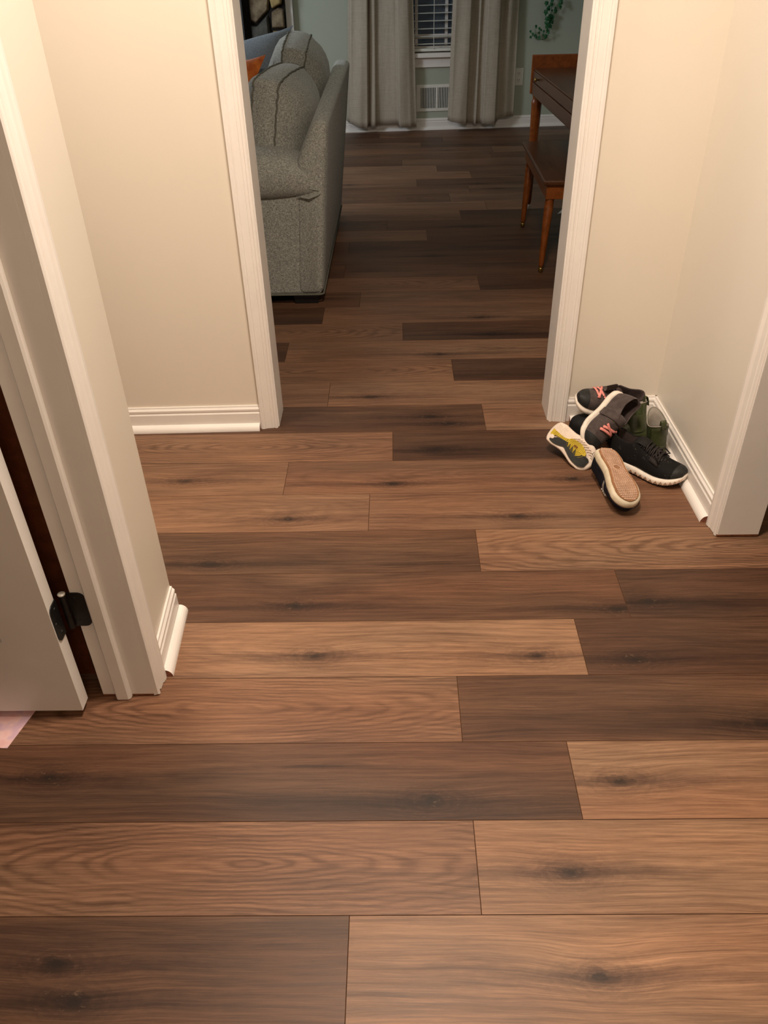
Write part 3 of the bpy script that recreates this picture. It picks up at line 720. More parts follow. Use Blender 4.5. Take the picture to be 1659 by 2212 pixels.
def softbox(name, a, b, r, mat, parent, lift=0.0):
    m = MB(); (x0,y0,z0),(x1,y1,z1) = a, b
    rings = []
    for q, ins in ((0, r*.9), (.02, r*.45), (.08, r*.1), (.2, 0), (.5, 0), (.8, 0), (.92, r*.1), (.98, r*.45), (1, r*.9)):
        y = y0 + (y1-y0)*q
        rings.append([(x, y, z_ + (lift*sin(pi*(x-x0)/(x1-x0))*sin(pi*q) if z_ > (z0+z1)/2 else 0)) for x, z_ in rrect([(x0+ins, z0+ins), (x1-ins, z0+ins), (x1-ins, z1-ins), (x0+ins, z1-ins)], r, 4)])
    m.loft(rings); return m.build(name, mat, parent, smooth=True)
softbox('seat_base', (-1.20, 3.62, .06), (-.40, 4.66, .30), .02, 'grey_tweed', sf)
for ya_, yb_ in ((3.645, 4.125), (4.13, 4.62)): softbox('seat_cushion', (-1.22, ya_, .30), (-.45, yb_, .47), .04, 'grey_tweed', sf, .015)
def arm(y0, y1, sgn):
    p = MB(); p.hexa([(-1.22, y0, .05), (-.325, y0, .05), (-.325, y1, .05), (-1.22, y1, .05)], [(-1.22, y0, .50), (-.315, y0, .50), (-.315, y1, .50), (-1.22, y1, .50)])
    p.build('arm_panel', 'grey_tweed', sf, bevel=.012)
    m = MB(); rings = []
    for x, zt, zb, bulge, w_ in ((-1.24,.60,.47,.00,.9),(-1.23,.63,.45,.018,1),(-1.15,.64,.44,.035,1),(-.9,.64,.438,.042,1),(-.65,.64,.436,.043,1),(-.52,.637,.437,.041,1),(-.45,.630,.440,.036,1),(-.40,.612,.444,.029,1),(-.36,.580,.449,.020,1),(-.325,.548,.455,.010,.98),(-.302,.528,.460,.002,.95),(-.296,.518,.466,-.004,.9)):
        cy, hy = (y0+y1)/2, (y1-y0)/2*w_ + bulge; cz, hz = (zt+zb)/2, (zt-zb)/2
        ring = []
        for k in range(28):
            a = 2*pi*k/28; c_, s_ = cos(a), sin(a)
            ring.append((x, cy + hy*math.copysign(abs(c_)**.72, c_), cz + hz*math.copysign(abs(s_)**.80, s_)))
        rings.append(ring)
    m.loft(rings); o = m.build('arm_pad', 'grey_tweed', sf, smooth=True)
arm(3.445, 3.64, 1); arm(4.62, 4.815, -1)
m = MB(); m.tube([(-1.22,3.44,.052),(-.330,3.438,.052),(-.318,3.445,.052),(-.306,4.815,.052)], .0045, 8); m.build('piping', 'piping_tweed', sf, smooth=True)
# pleats where the arm pad meets the back
m = MB(); m.tube([(-.375,3.428,.512),(-.345,3.432,.497),(-.305,3.441,.487)], [.001,.003,.002], 6); m.tube([(-.40,3.430,.47),(-.35,3.424,.462),(-.305,3.438,.474)], [.002,.0045,.003], 6)
m.build('pleat', 'grey_tweed', sf, smooth=True)
for (x, y) in ((-.40,3.50),(-1.12,3.50),(-.40,4.74),(-1.12,4.74)):
    m = MB(); m.hexa([(x-.05,y-.035,0),(x+.055,y-.035,0),(x+.055,y+.035,0),(x-.05,y+.035,0)], [(x-.055,y-.04,.055),(x+.06,y-.04,.055),(x+.06,y+.04,.055),(x-.055,y+.04,.055)])
    ft = m.build('foot', 'black_metal', sf, bevel=.003); ft['label'] = 'black block foot'
m = MB(); m.box((-1.16, 3.475, .035), (-.345, 4.79, .06)); m.build('underside', 'dark_slot', sf)

def cushion(mtx, th, ly, hz, bulges, seedn):
    rng = random.Random(seedn); N = 16
    def edge(u, v):       # square -> rounded square, puffed
        return u*(1 - .05*v*v), v*(1 - .05*u*u)
    m = MB()
    def face(sg):
        rows = []
        for i in range(N+1):
            row = []
            for j in range(N+1):
                u, v = edge(-1+2*i/N, -1+2*j/N)
                b = bulges[0 if sg < 0 else 1]*max(0,(1-abs(-1+2*i/N)**2.4))**.6*max(0,(1-abs(-1+2*j/N)**2.4))**.6
                b *= 1 + .10*sin(5*u + seedn)*cos(4*v)
                row.append(mtx @ Vector((sg*(th/2 + b), u*ly/2, v*hz/2)))
            rows.append(row)
        m.loft(rows, closed=False, cap0=False, cap1=False)
    face(-1); face(1)
    loop = [(-1+2*i/N, -1) for i in range(N)] + [(1, -1+2*j/N) for j in range(N)] + [(1-2*i/N, 1) for i in range(N)] + [(-1, 1-2*j/N) for j in range(N)]
    rings = []
    for q in (-1, -.6, -.2, .2, .6, 1):
        ring = []
        for (a, b) in loop:
            u, v = edge(a, b); puff = 1 + .03*(1-q*q)
            ring.append(mtx @ Vector((q*th/2, u*ly/2*puff, v*hz/2*puff)))
        rings.append(ring)
    m.loft(rings, cap0=False, cap1=False)
    o = m.build('back_cushion', 'grey_tweed', sf, smooth=True)
    for sg in (-1, 1):
        p = MB(); pts = []
        L = len(loop)
        for i in range(L*2):
            a0 = loop[(i//2) % L]; a1 = loop[(i//2+1) % L]; t = (i % 2)*.5
            u, v = edge(a0[0]*(1-t)+a1[0]*t, a0[1]*(1-t)+a1[1]*t)
            pts.append(mtx @ Vector((sg*th/2 + rng.uniform(-.003,.003), u*ly/2*1.008 + rng.uniform(-.001,.001), v*hz/2*1.008 + rng.uniform(-.001,.001))))
        p.tube(pts, .0036, 7, closed=True); p.build('piping', 'piping_tweed', o, smooth=True)
    return o
def frame(loc, rx, ry, rz):
    return Matrix.Translation(loc) @ Matrix.Rotation(rz, 4, 'Z') @ Matrix.Rotation(ry, 4, 'Y') @ Matrix.Rotation(rx, 4, 'X')
cushion(frame((-.508, 3.86, .660), math.radians(-1), math.radians(9), math.radians(-6)), .100, .56, .425, (.095, .135), 1)
cushion(frame((-.49, 4.40, .705), math.radians(3), math.radians(11), math.radians(2)), .105, .50, .46, (.08, .13), 2)

def pillow(name, T, E1, E2, th, mat, label):
    T, E1, E2 = Vector(T), Vector(E1), Vector(E2); n = E1.cross(E2).normalized(); N = 18; m = MB()
    for sg in (-1, 1):
        rows = []
        for i in range(N+1):
            row = []
            for j in range(N+1):
                a, b = i/N, j/N; u, v = 2*a-1, 2*b-1
                pin = 1 - .10*(1 - u*u*v*v)*max(abs(u), abs(v))**4
                k = th/2*max(0, (1-u*u))**.55*max(0, (1-v*v))**.55
                row.append(T + E1*(.5 + (a-.5)*pin) + E2*(.5 + (b-.5)*pin) + n*sg*k)
            rows.append(row)
        m.loft(rows, closed=False, cap0=False, cap1=False)
    o = m.build(name, mat, smooth=True); return tag(o, label, 'pillow')
pb = pillow('throw_pillow', (-.478, 4.55, .972), (-.45, .06, -.11), (-.12, -.27, -.27), .13, 'blue_grey_fabric', 'blue grey knife-edge throw pillow leaning at the far end of the sofa')
po = pillow('throw_pillow', (-.580, 4.22, .888), (-.36, .03, -.05), (-.09, -.21, -.26), .13, 'orange_velvet', 'fuzzy orange throw pillow on the sofa in front of the blue grey pillow')

# ------------------------------------------------------------------ desk and bench
dk = empty('desk', (1.0, 4.25, 0), 'dark brown wooden desk with closed lid, small knob and round tapered legs', 'desk')
DX0, DX1, DY0, DY1 = .748, 1.40, 3.35, 4.885
def dxf(y): return .740 + (4.885-y)*.045      # the front is turned slightly
m = MB()
def slab(m, z0, z1, ya, yb, off=0.0, xb=DX1, mi=0):
    m.hexa([(dxf(ya)+off, ya, z0), (xb, ya, z0), (xb, yb, z0), (dxf(yb)+off, yb, z0)], [(dxf(ya)+off, ya, z1), (xb, ya, z1), (xb, yb, z1), (dxf(yb)+off, yb, z1)], mi)
slab(m, .598, .658, DY0, DY1, .002); m.build('apron', 'walnut', dk, bevel=.004)
m = MB(); slab(m, .661, .712, DY0+.02, DY1-.022, .004); m.build('drawer_front', 'walnut', dk, bevel=.003)
m = MB(); slab(m, .713, .722, DY0+.02, DY1-.022, .006); m.build('lid', 'walnut', dk, bevel=.003)
m = MB()
m.hexa([(dxf(DY1)-.004, DY1-.020, .60), (DX1, DY1-.020, .60), (DX1, DY1, .60), (dxf(DY1)-.004, DY1, .60)], [(dxf(DY1)-.004, DY1-.020, .784), (DX1, DY1-.020, .784), (DX1, DY1, .784), (dxf(DY1)-.004, DY1, .784)])
sp_ = m.build('side_panel', 'honey_wood', dk, bevel=.004)
m = MB(); slab(m, .60, .784, DY0, DY0+.02, -.004); m.build('side_panel', 'honey_wood', dk, bevel=.004)
m = MB(); m.box((DX1, DY0, .60), (DX1+.02, DY1, .80)); m.build('back_panel', 'walnut', dk)
kb = MB(); kb.lathe([(0,.004),(.45,.004),(.55,.009),(.85,.0105),(1,.006)], (dxf(4.70)+.004, 4.70, .690), (dxf(4.70)-.020, 4.70, .690), 14); kn = kb.build('knob', 'brass', dk, smooth=True); kn['label'] = 'brass knob'
LEG = [(0,.012),(.03,.015),(.05,.0155),(.55,.0235),(.90,.0270),(.93,.0285),(.95,.026),(.965,.022),(.985,.024),(1,.026)]
for (fx, fy, tx, ty) in ((.772,4.845,.772,4.838),(1.34,4.85,1.34,4.84),(.835,3.42,.845,3.43),(1.34,3.42,1.34,3.43)):
    m = MB(); m.lathe(LEG, (fx,fy,.03), (tx,ty,.60), 18); lg = m.build('leg', 'honey_wood', dk, smooth=True)
    m = MB(); m.lathe([(0,.010),(.5,.0125),(1,.012)], (fx,fy,0), (fx,fy,.03), 14); cs = m.build('caster', 'plastic_white', lg, smooth=True); cs['label'] = 'pale foot cap'
bn = empty('bench', (.86, 4.17, 0), 'brown wooden bench on tapered legs pulled up to the desk', 'bench')
m = MB(); P = [(.664,3.775),(1.03,3.765),(1.045,4.56),(.672,4.575)]
m.prism(P, .402, .424); m.build('seat', 'walnut', bn, bevel=.006)
m = MB(); q = [(.682,3.795),(1.012,3.787),(1.027,4.54),(.690,4.555)]; q2 = [(.70,3.813),(.995,3.805),(1.01,4.522),(.708,4.537)]
for i in range(4):
    j = (i+1) % 4; m.prism([q[i], q[j], q2[j], q2[i]], .338, .402)
m.build('apron', 'honey_wood', bn, bevel=.002)
BL = [(0,.0105),(.06,.0125),(.5,.0175),(.88,.0215),(.90,.0185),(.93,.021),(.96,.019),(1,.023)]
for (fx, fy, tx, ty) in ((.690,3.808,.705,3.822),(.697,4.512,.712,4.518),(1.005,3.80,.99,3.82),(1.02,4.52,1.005,4.50)):
    m = MB(); m.lathe(BL, (fx,fy,.022), (tx,ty,.34), 18); lg = m.build('leg', 'honey_wood', bn, smooth=True)
    m = MB(); m.lathe([(0,.008),(.2,.0115),(.7,.0125),(1,.0118)], (fx,fy,0), (fx,fy,.024), 14); fe = m.build('ferrule', 'brass', lg, smooth=True); fe['label'] = 'brass foot cap'
m = MB(); m.prism([(.925,4.74),(.985,4.765),(1.06,4.83),(.985,4.86)], .0005, .0012); tag(m.build('paper_sheet', 'plastic_white'), 'small white sheet lying on the floor under the desk', 'paper')

# pink paper under the door
m = MB(); pp = [(-.8185,1.0645),(-.794,1.165),(-.885,1.205),(-.935,1.07),(-.84,1.0655)]
m.prism(pp, .0006, .0014); tag(m.build('pink_paper', 'pink_paper'), 'printed pink paper lying on the floor under the open door', 'paper')

# ------------------------------------------------------------------ shoes
OUT = [(0,.0),(.012,.33),(.04,.60),(.10,.80),(.20,.86),(.32,.80),(.42,.78),(.55,.88),(.68,1.0),(.78,.99),(.87,.84),(.93,.64),(.97,.42),(.99,.24),(1.0,.0)]
def outline(L, Wd, curve=.0, n=44, grow=0.0):
    ss = [.5 - .5*cos(pi*i/n) for i in range(n+1)]
    up = []; dn = []
    for s in ss:
        hw = sinterp2(s)*Wd/2
        cx = curve*Wd*(sin(pi*s)**1)*(-1) + curve*Wd*1.2*s*s
        x = -grow + s*(L + 2*grow); hw2 = hw + (grow if 0 < s < 1 else 0)
        up.append((x, cx + hw2)); dn.append((x, cx - hw2))
    return up + dn[-2:0:-1]
def sinterp2(s):
    # monotone-ish smooth width table; end caps rounded with a circle law
    w_ = interp(OUT, s)
    if s < .10: w_ = .80*sqrt(max(0, 1-((.10-s)/.10)**2))*.999
    if s > .80: w_ = .985*sqrt(max(0, 1-((s-.80)/.20)**2))
    return w_
def spring(s, toe, heel): return toe*max(0, (s-.68)/.32)**2 + heel*max(0, (.12-s)/.12)**2
def shoe_mid(L, Wd, th, toe, heel, curve, wave=0.0, parent=None, mats=('midsole_white',), heel_th=None, name='midsole'):
    m = MB(); rings = []
    base = outline(L, Wd, curve)
    for q, g in ((0,-.004),(.12,.0),(.5,.0025),(.85,.001),(1,-.004)):
        ring = []
        o_ = outline(L, Wd, curve, grow=g)
        for (x, y), (bx, by) in zip(o_, base):
            s = min(1, max(0, bx/L)); t_ = th if heel_th is None else heel_th + (th-heel_th)*sstep(.2,.6,s)
            t_ *= 1 + wave*sin(s*21)*.5
            ring.append((x, y, spring(s, toe, heel) + q*t_))
        rings.append(ring)
    m.loft(rings); return m.build(name, list(mats), parent, local=True, smooth=True, subsurf=1)
def upper_ring(P, s):
    L, Wd, H = P['L'], P['W'], P['H']; th = P['th']; curve = P.get('curve', 0)
    hw = max(.006, sinterp2(min(.985, max(.015, s)))*Wd/2*P.get('fit', .95))
    cx = -curve*Wd*sin(pi*s) + curve*Wd*1.2*s*s
    h = interp(P['top'], s)*H
    zb = (th if P.get('hth') is None else P['hth'] + (th-P['hth'])*sstep(.2,.6,s))*.8 + spring(s, P['toe'], P['heel'])
    x = s*L; op = sstep(.0,.05,s)*(1-sstep(P['xt']-.06, P['xt']+.03, s))
    lean = P.get('lean', .62)        # how far the collar sits in
    pts = []
    def arch(phi):
        c, sn = cos(phi), sin(phi)
        return (x, cx + hw*math.copysign(abs(c)**P.get('ey', .75), c), zb + h*abs(sn)**P.get('ez', .85))
    NO, NI = 8, 4
    phis = [0.5*pi*.86*i/(NO-1) for i in range(NO)]
    outer = []
    for i, ph in enumerate(phis):
        a = Vector(arch(ph)); t = i/(NO-1)
        b = Vector((x, cx + hw*(1 + .06*sin(pi*t) - (1-lean)*t**1.6), zb + h*t))
        outer.append(a.lerp(b, op))
    inner = []
    for i in range(NI):
        ph = .5*pi*(.86 + .14*(i+1)/(NI+.5)); a = Vector(arch(ph)); t = (i+1)/NI
        rim = outer[-1].y - cx if False else hw*lean
        yy = [rim*.90, rim*.88, hw*.70, hw*.30][i]; zz = [h*.995, h*.6, .008, .004][i]
        b = Vector((x, cx + yy, zb + zz))
        inner.append(a.lerp(b, op))
    half = outer + inner
    full = half + [Vector((p.x, 2*cx - p.y, p.z)) for p in reversed(half)]
    return full
def shoe_upper(P, parent, mats, mif, name='upper'):
    st = [0, .012, .03, .06, .10, .16, .22, .28, .33, .38, .43, .48, .54, .60, .66, .72, .78, .84, .89, .93, .96, .98, .993]
    rings = [upper_ring(P, s) for s in st]
    N = len(rings[0])
    m = MB(); m.loft(rings, closed=True, mif=lambda i, j: mif(st[i], j, N))
    return m.build(name, list(mats), parent, local=True, smooth=True, subsurf=1)
def on_upper(P, s, f, off=.003):
    """point on the arch over the shoe at length s, f in -1..1 across"""
    hw = sinterp2(min(.985, s))*P['W']/2*P.get('fit', .95); curve = P.get('curve', 0); cx = -curve*P['W']*sin(pi*s) + curve*P['W']*1.2*s*s
    h = interp(P['top'], s)*P['H']; zb = P['th']*.8 + spring(s, P['toe'], P['heel'])
    ph = pi/2 - f*pi/2; c, sn = cos(ph), sin(ph)
    p = Vector((s*P['L'], cx + hw*math.copysign(abs(c)**P.get('ey', .75), c), zb + h*abs(sn)**P.get('ez', .85)))
    nrm = Vector((0, c, max(.15, sn))).normalized()
    return p + nrm*off
def ribbon(m, pts, w_, t_):
    m.tube(pts, w_, 8, flat=t_/w_)
def pose(heel, toe, up):
    h, t, u = Vector(heel), Vector(toe), Vector(up); a = (t-h).normalized(); u = (u - a*u.dot(a)).normalized(); s = u.cross(a)
    return Matrix(((a.x, s.x, u.x, h.x), (a.y, s.y, u.y, h.y), (a.z, s.z, u.z, h.z), (0,0,0,1)))
PILE = 'shoes piled in the corner'

def kid_sneaker(heel, toe, up, label, strap_open, flip=1):
    L = (Vector(toe)-Vector(heel)).length
    P = dict(L=L, W=.084, H=.074, th=.020, toe=.014, heel=.004, xt=.46, curve=.05*flip, fit=.95, lean=.70, hth=.026,
             top=[(0,.78),(.03,.94),(.10,.90),(.22,.82),(.34,.92),(.44,1.04),(.52,.92),(.62,.78),(.74,.64),(.86,.52),(.94,.42),(1,.26)])
    r = empty('sneaker', pose(heel, toe, up), label, 'sneaker', PILE)
    def mif(s, j, N):
        if .02 <= s < .44 and 8 <= j <= N-9-1: return 1
        if s >= .80: return 2
        return 0
    shoe_upper(P, r, ('shoe_charcoal', 'shoe_lining', 'shoe_toe_black'), mif)
    ms = shoe_mid(L, .088, .018, .014, .004, .05*flip, 0, r, heel_th=.025); ms['label'] = 'off-white midsole'
    m = MB()
    ls = .05 if strap_open else 0.0
    for (a, b) in (((.60,-.30),(.68,.30)),((.67,-.32),(.60,.26)),((.72,-.34),(.66,.30)),((.60,.28),(.56,.45))):
        pts = [on_upper(P, ls+a[0]+(b[0]-a[0])*t/6, a[1]+(b[1]-a[1])*t/6, .004) for t in range(7)]
        ribbon(m, pts, .0042, .0016)
    lc = m.build('laces', 'lace_pink', r, local=True, smooth=True); lc['label'] = 'pink laces'
    # velcro strap over the instep
    m = MB(); rows = []
    fr = [-.95, -.8, -.6, -.4, -.2, 0] + ([] if strap_open else [.2, .4, .6, .8, .92])
    SQ = (.51, .56, .61, .66) if strap_open else (.37, .42, .47, .52)
    for f in fr:
        rows.append([on_upper(P, q, f, .004) for q in SQ])
    if strap_open:
        b = [on_upper(P, q, .12, .004) for q in SQ]
        for dx, dy, dz in ((0,.002,.012),(.001,.003,.025),(.006,.005,.035),(.015,.007,.037),(.022,.008,.029)):
            rows.append([p + Vector((dx, dy, dz)) for p in b])
    m.loft(rows, closed=False, cap0=False, cap1=False)
    sp = m.build('strap', 'shoe_charcoal', r, local=True, smooth=True, solid=.0025, subsurf=1); sp['label'] = 'charcoal hook strap'
    # pull loop and tongue
    m = MB(); rows = []
    for s, z_ in ((.34,.066),(.37,.080),(.42,.088),(.47,.080)):
        rows.append([(s*L, y, z_ + .004 - abs(y)*.35) for y in (-.024,-.012,0,.012,.024)])
    m.loft(rows, closed=False, cap0=False, cap1=False); m.build('tongue', 'shoe_lining', r, local=True, smooth=True, solid=.004, subsurf=1)
    return r
kid_sneaker((.768, 2.322, .058), (.560, 2.308, .108), (.02, -.30, 1), 'charcoal child sneaker with pink laces lying on top against the wall, toe to the left', True)
kid_sneaker((.693, 2.254, .166), (.562, 2.157, .054), (.40, -.86, .22), 'charcoal child sneaker with pink laces tipped on its side at the front of the heap', False)

def black_suede(heel, toe, up, label):
    L = (Vector(toe)-Vector(heel)).length
    P = dict(L=L, W=.088, H=.074, th=.018, toe=.010, heel=.003, xt=.44, curve=-.04, fit=.96, lean=.72, ey=.7, ez=.75,
             top=[(0,.80),(.03,.95),(.12,.88),(.24,.80),(.36,.92),(.44,1.0),(.56,.92),(.70,.86),(.84,.78),(.93,.66),(1,.42)])
    r = empty('sneaker', pose(heel, toe, up), label, 'sneaker', PILE)
    shoe_upper(P, r, ('shoe_black', 'shoe_lining'), lambda s, j, N: 1 if .02 <= s < .42 and 8 <= j <= N-10 else 0)
    ms = shoe_mid(L, .093, .019, .010, .003, -.04, 0, r); ms['label'] = 'white midsole'
black_suede((.748, 2.318, .002), (.556, 2.274, .002), (.0, -.05, 1), 'black suede sneaker with white sole at the bottom of the heap by the baseboard')

# sneaker on its side, patterned sole to the camera
def printed_sole_sneaker(heel, toe, up, label):
    L = (Vector(toe)-Vector(heel)).length
    r = empty('sneaker', pose(heel, toe, up), label, 'sneaker', PILE)
    Wd = .082
    P = dict(L=L, W=Wd, H=.058, th=.018, toe=.016, heel=.006, xt=.44, curve=.05, fit=.92, lean=.72,
             top=[(0,.80),(.03,.98),(.12,.90),(.24,.80),(.36,.92),(.44,1.0),(.56,.88),(.70,.72),(.84,.58),(.93,.46),(1,.26)])
    shoe_upper(P, r, ('shoe_black', 'shoe_lining'), lambda s, j, N: 1 if .02 <= s < .42 and 8 <= j <= N-10 else 0)
    ms = shoe_mid(L, Wd+.004, .018, .016, .006, .05, 0, r, mats=('outsole_white',)); ms['label'] = 'white midsole'
    base = outline(L, Wd, -.05)
    def sole_pt(s, f, off):    # f -1..1 across, on the underside
        hw = sinterp2(min(.99, max(.01, s)))*Wd/2 - .003; cx = -.05*Wd*sin(pi*s) + .05*Wd*1.2*s*s
        return Vector((s*L, cx - f*hw, spring(s, .016, .006) - off))
    def pad(name, edges, off, mat, lab):      # edges: list of (s, f0, f1)
        m = MB(); rings = []
        tops = []; bots = []
        for (s, f0, f1) in edges:
            K = 6
            rings.append([sole_pt(s, f0+(f1-f0)*k/K, off) for k in range(K+1)] + [sole_pt(s, f0+(f1-f0)*k/K, -.0005) for k in range(K, -1, -1)])
        m.loft(rings); o = m.build(name, mat, r, local=True); o['label'] = lab; return o
    # +f is the side nearest the floor in this pose is -f
    zig = [(.12,-.92,-.84),(.17,-.95,-.50),(.22,-.97,-.30),(.30,-.95,-.20),(.36,-.85,-.12),(.42,-.70,-.06),(.445,-.70,.02),(.49,-.76,-.42),(.495,-.78,.02),(.555,-.84,-.44),(.56,-.86,.06),(.63,-.90,-.44),(.635,-.90,.04),(.71,-.92,-.46),(.74,-.92,-.30),(.79,-.94,-.02),(.86,-.93,.12),(.91,-.90,.16),(.945,-.82,.05)]
    pad('tread_black', zig, .0030, 'outsole_black', 'black zigzag tread')
    yel = [(.06,-.35,.28),(.10,-.60,.20),(.17,-.20,.16),(.25,-.16,.12),(.34,-.12,.14),(.41,-.06,.30),(.45,-.40,.52),(.52,-.46,.60),(.60,-.48,.62),(.66,-.48,.60),(.72,-.50,.54),(.78,-.40,.44),(.84,-.05,.28)]
    pad('tread_yellow', yel, .0022, 'outsole_yellow', 'yellow ringed tread')
    m = MB()
    for k in range(1, 8):
        rr = .0042*k + .002; pts = []
        for q in range(40):
            a = 2*pi*q/40; s = .60 + rr*1.05/L*cos(a)*1.15; f = .14 + rr/(Wd/2)*sin(a)
            zz = interp([(e[0], e[1]) for e in yel], s); zt = interp([(e[0], e[2]) for e in yel], s)
            if f < zz+.02 or f > zt-.02:
                if len(pts) > 2: m.tube(pts, .0008, 5)
                pts = []; continue
            pts.append(sole_pt(s, f, .0024))
        if len(pts) > 2: m.tube(pts, .0008, 5)
    for k in range(9):
        s = .13 + k*.033; m.tube([sole_pt(s, interp([(e[0], e[1]) for e in yel], s)+.03, .0024), sole_pt(s+.012, interp([(e[0], e[2]) for e in yel], s)-.03, .0024)], .0006, 5)
    o = m.build('tread_rings', 'outsole_olive', r, local=True)
    # small dark emblem in the ringed disc
    m = MB()
    for poly in ([(.565,.10),(.575,.22),(.605,.24),(.600,.14),(.625,.10),(.60,.04)], [(.605,.16),(.62,.24),(.645,.22),(.65,.10),(.632,.04),(.628,.12)]):
        m.hexa([sole_pt(s, f, .0024) for s, f in poly], [sole_pt(s, f, .0034) for s, f in poly])
    o = m.build('emblem', 'chipped_wood', r, local=True); o['label'] = 'small dark emblem'
    # white ridges
    m = MB()
    for k in range(9):
        s0 = .47 + k*.055; pts = [sole_pt(s0 + .10*t/6, .62 - .0*t + .30*t/6 - .16*k/9, .0006) for t in range(7) if s0 + .1*t/6 < .97]
        if len(pts) > 2: m.tube(pts, .0013, 5)
    m.build('tread_ridges', 'outsole_white', r, local=True)
    m = MB(); pts = [(.135 + .045*cos(2*pi*q/20), -.52 + .20*sin(2*pi*q/20)) for q in range(20)]
    m.hexa([sole_pt(s, f, .0028) for s, f in pts], [sole_pt(s, f, .0042) for s, f in pts]); m.build('heel_plug', 'outsole_white', r, local=True)
    return r
printed_sole_sneaker((.476, 2.202, .080), (.582, 2.074, .035), (.20, .84, -.50), 'black sneaker on its side showing a white sole patterned in yellow and black')

# canvas skate shoe, sole up
def skate_shoe(heel, toe, up, label):
    L = (Vector(toe)-Vector(heel)).length; Wd = .084
    r = empty('skate_shoe', pose(heel, toe, up), label, 'shoe', PILE)
    P = dict(L=L, W=Wd, H=.058, th=.024, toe=.006, heel=.002, xt=.46, curve=.04, fit=.95, lean=.72, ey=.7, ez=.8,
             top=[(0,.85),(.03,1.0),(.12,.95),(.24,.86),(.36,.95),(.44,1.0),(.56,.92),(.70,.76),(.84,.60),(.93,.50),(1,.30)])
    shoe_upper(P, r, ('shoe_navy', 'shoe_lining'), lambda s, j, N: 1 if .02 <= s < .42 and 8 <= j <= N-10 else 0)
    ms = shoe_mid(L, Wd+.006, .026, .006, .002, .04, 0, r, mats=('midsole_dirty',)); ms['label'] = 'off-white rubber midsole'
    m = MB(); o_ = outline(L, Wd+.006, .04, grow=.0035)
    m.tube([(x, y, spring(min(1,max(0,x/L)), .006, .002)+.0205) for x, y in o_], .0007, 6, closed=True); st = m.build('foxing_stripe', 'shoe_navy', r, local=True, smooth=True); st['label'] = 'dark stripe'
    # tan plate and waffle blocks
    m = MB(); o2 = outline(L, Wd, .04, grow=-.004)
    m.loft([[(x, y, spring(min(1,max(0,x/L)), .006, .002) - z_) for x, y in o2] for z_ in (-.001, .0012)]); pl = m.build('tread_plate', 'gum_groove', r, local=True); pl['label'] = 'tan rubber tread'
    m = MB(); x = .010; row = 0
    while x < L - .008:
        s = x/L; hw = sinterp2(min(.99, max(.01, s)))*Wd/2 - .0095; cx = -.04*Wd*sin(pi*s) + .04*Wd*1.2*s*s
        n = max(1, int(2*hw/.0062)); off = .5*(row % 2)
        for k in range(n):
            y = cx - hw + (k + .5)*2*hw/n; a = hw/n*.84; zz = spring(s, .006, .002)
            if abs(s - .40) < .03 and abs(y - cx) < .011: continue
            m.hexa([(x-.0026, y-a, zz-.001), (x+.0026, y-a, zz-.001), (x+.0026, y+a, zz-.001), (x-.0026, y+a, zz-.001)], [(x-.0021, y-a*.9, zz-.0028), (x+.0021, y-a*.9, zz-.0028), (x+.0021, y+a*.9, zz-.0028), (x-.0021, y+a*.9, zz-.0028)])
        x += .0064; row += 1
    wf = m.build('waffle_tread', 'gum_tan', r, local=True)
    m = MB(); cx = -.04*Wd*sin(pi*.4) + .04*Wd*1.2*.16
    m.tube([(.40*L + .0085*cos(q*pi/12), cx + .0105*sin(q*pi/12), -.0022) for q in range(24)], .0011, 6, closed=True)
    m.tube([(.40*L, cx-.006, -.002), (.40*L, cx+.006, -.002)], .001, 5); m.build('size_stamp', 'gum_tan', r, local=True)
    # pale heel tab and stitching on the canvas side
    m = MB()
    for sd in (1, -1):
        m = MB(); m.tube([on_upper(P, .50, sd*f, .0012) for f in (.35,.5,.65,.8,.92)], .0009, 5); m.tube([on_upper(P, .52+.06*(.95-f), sd*f, .0012) for f in (.35,.5,.65,.8,.92)], .0009, 5)
        m.build('stitching', 'lace_white', r, local=True)
    m = MB(); rows = [[on_upper(P, s, f, .002) for f in (-.30,-.20,-.10,0)] for s in (.49,.515,.54)]
    m.loft(rows, closed=False, cap0=False, cap1=False); lb = m.build('lace_end', 'lace_white', r, local=True, solid=.0015); lb['label'] = 'white lace end'
    m = MB()
    for k in range(4):
        s = .46 + k*.045; m.tube([on_upper(P, s, -.32+.64*t/6, .003) for t in range(7)], .0024, 6)
    lc = m.build('laces', 'lace_white', r, local=True, smooth=True); lc['label'] = 'white laces'
    return r
skate_shoe((.613, 2.056, .100), (.648, 1.836, .058), (-.24, .20, -.95), 'dark canvas skate shoe lying upside down with tan waffle sole up')

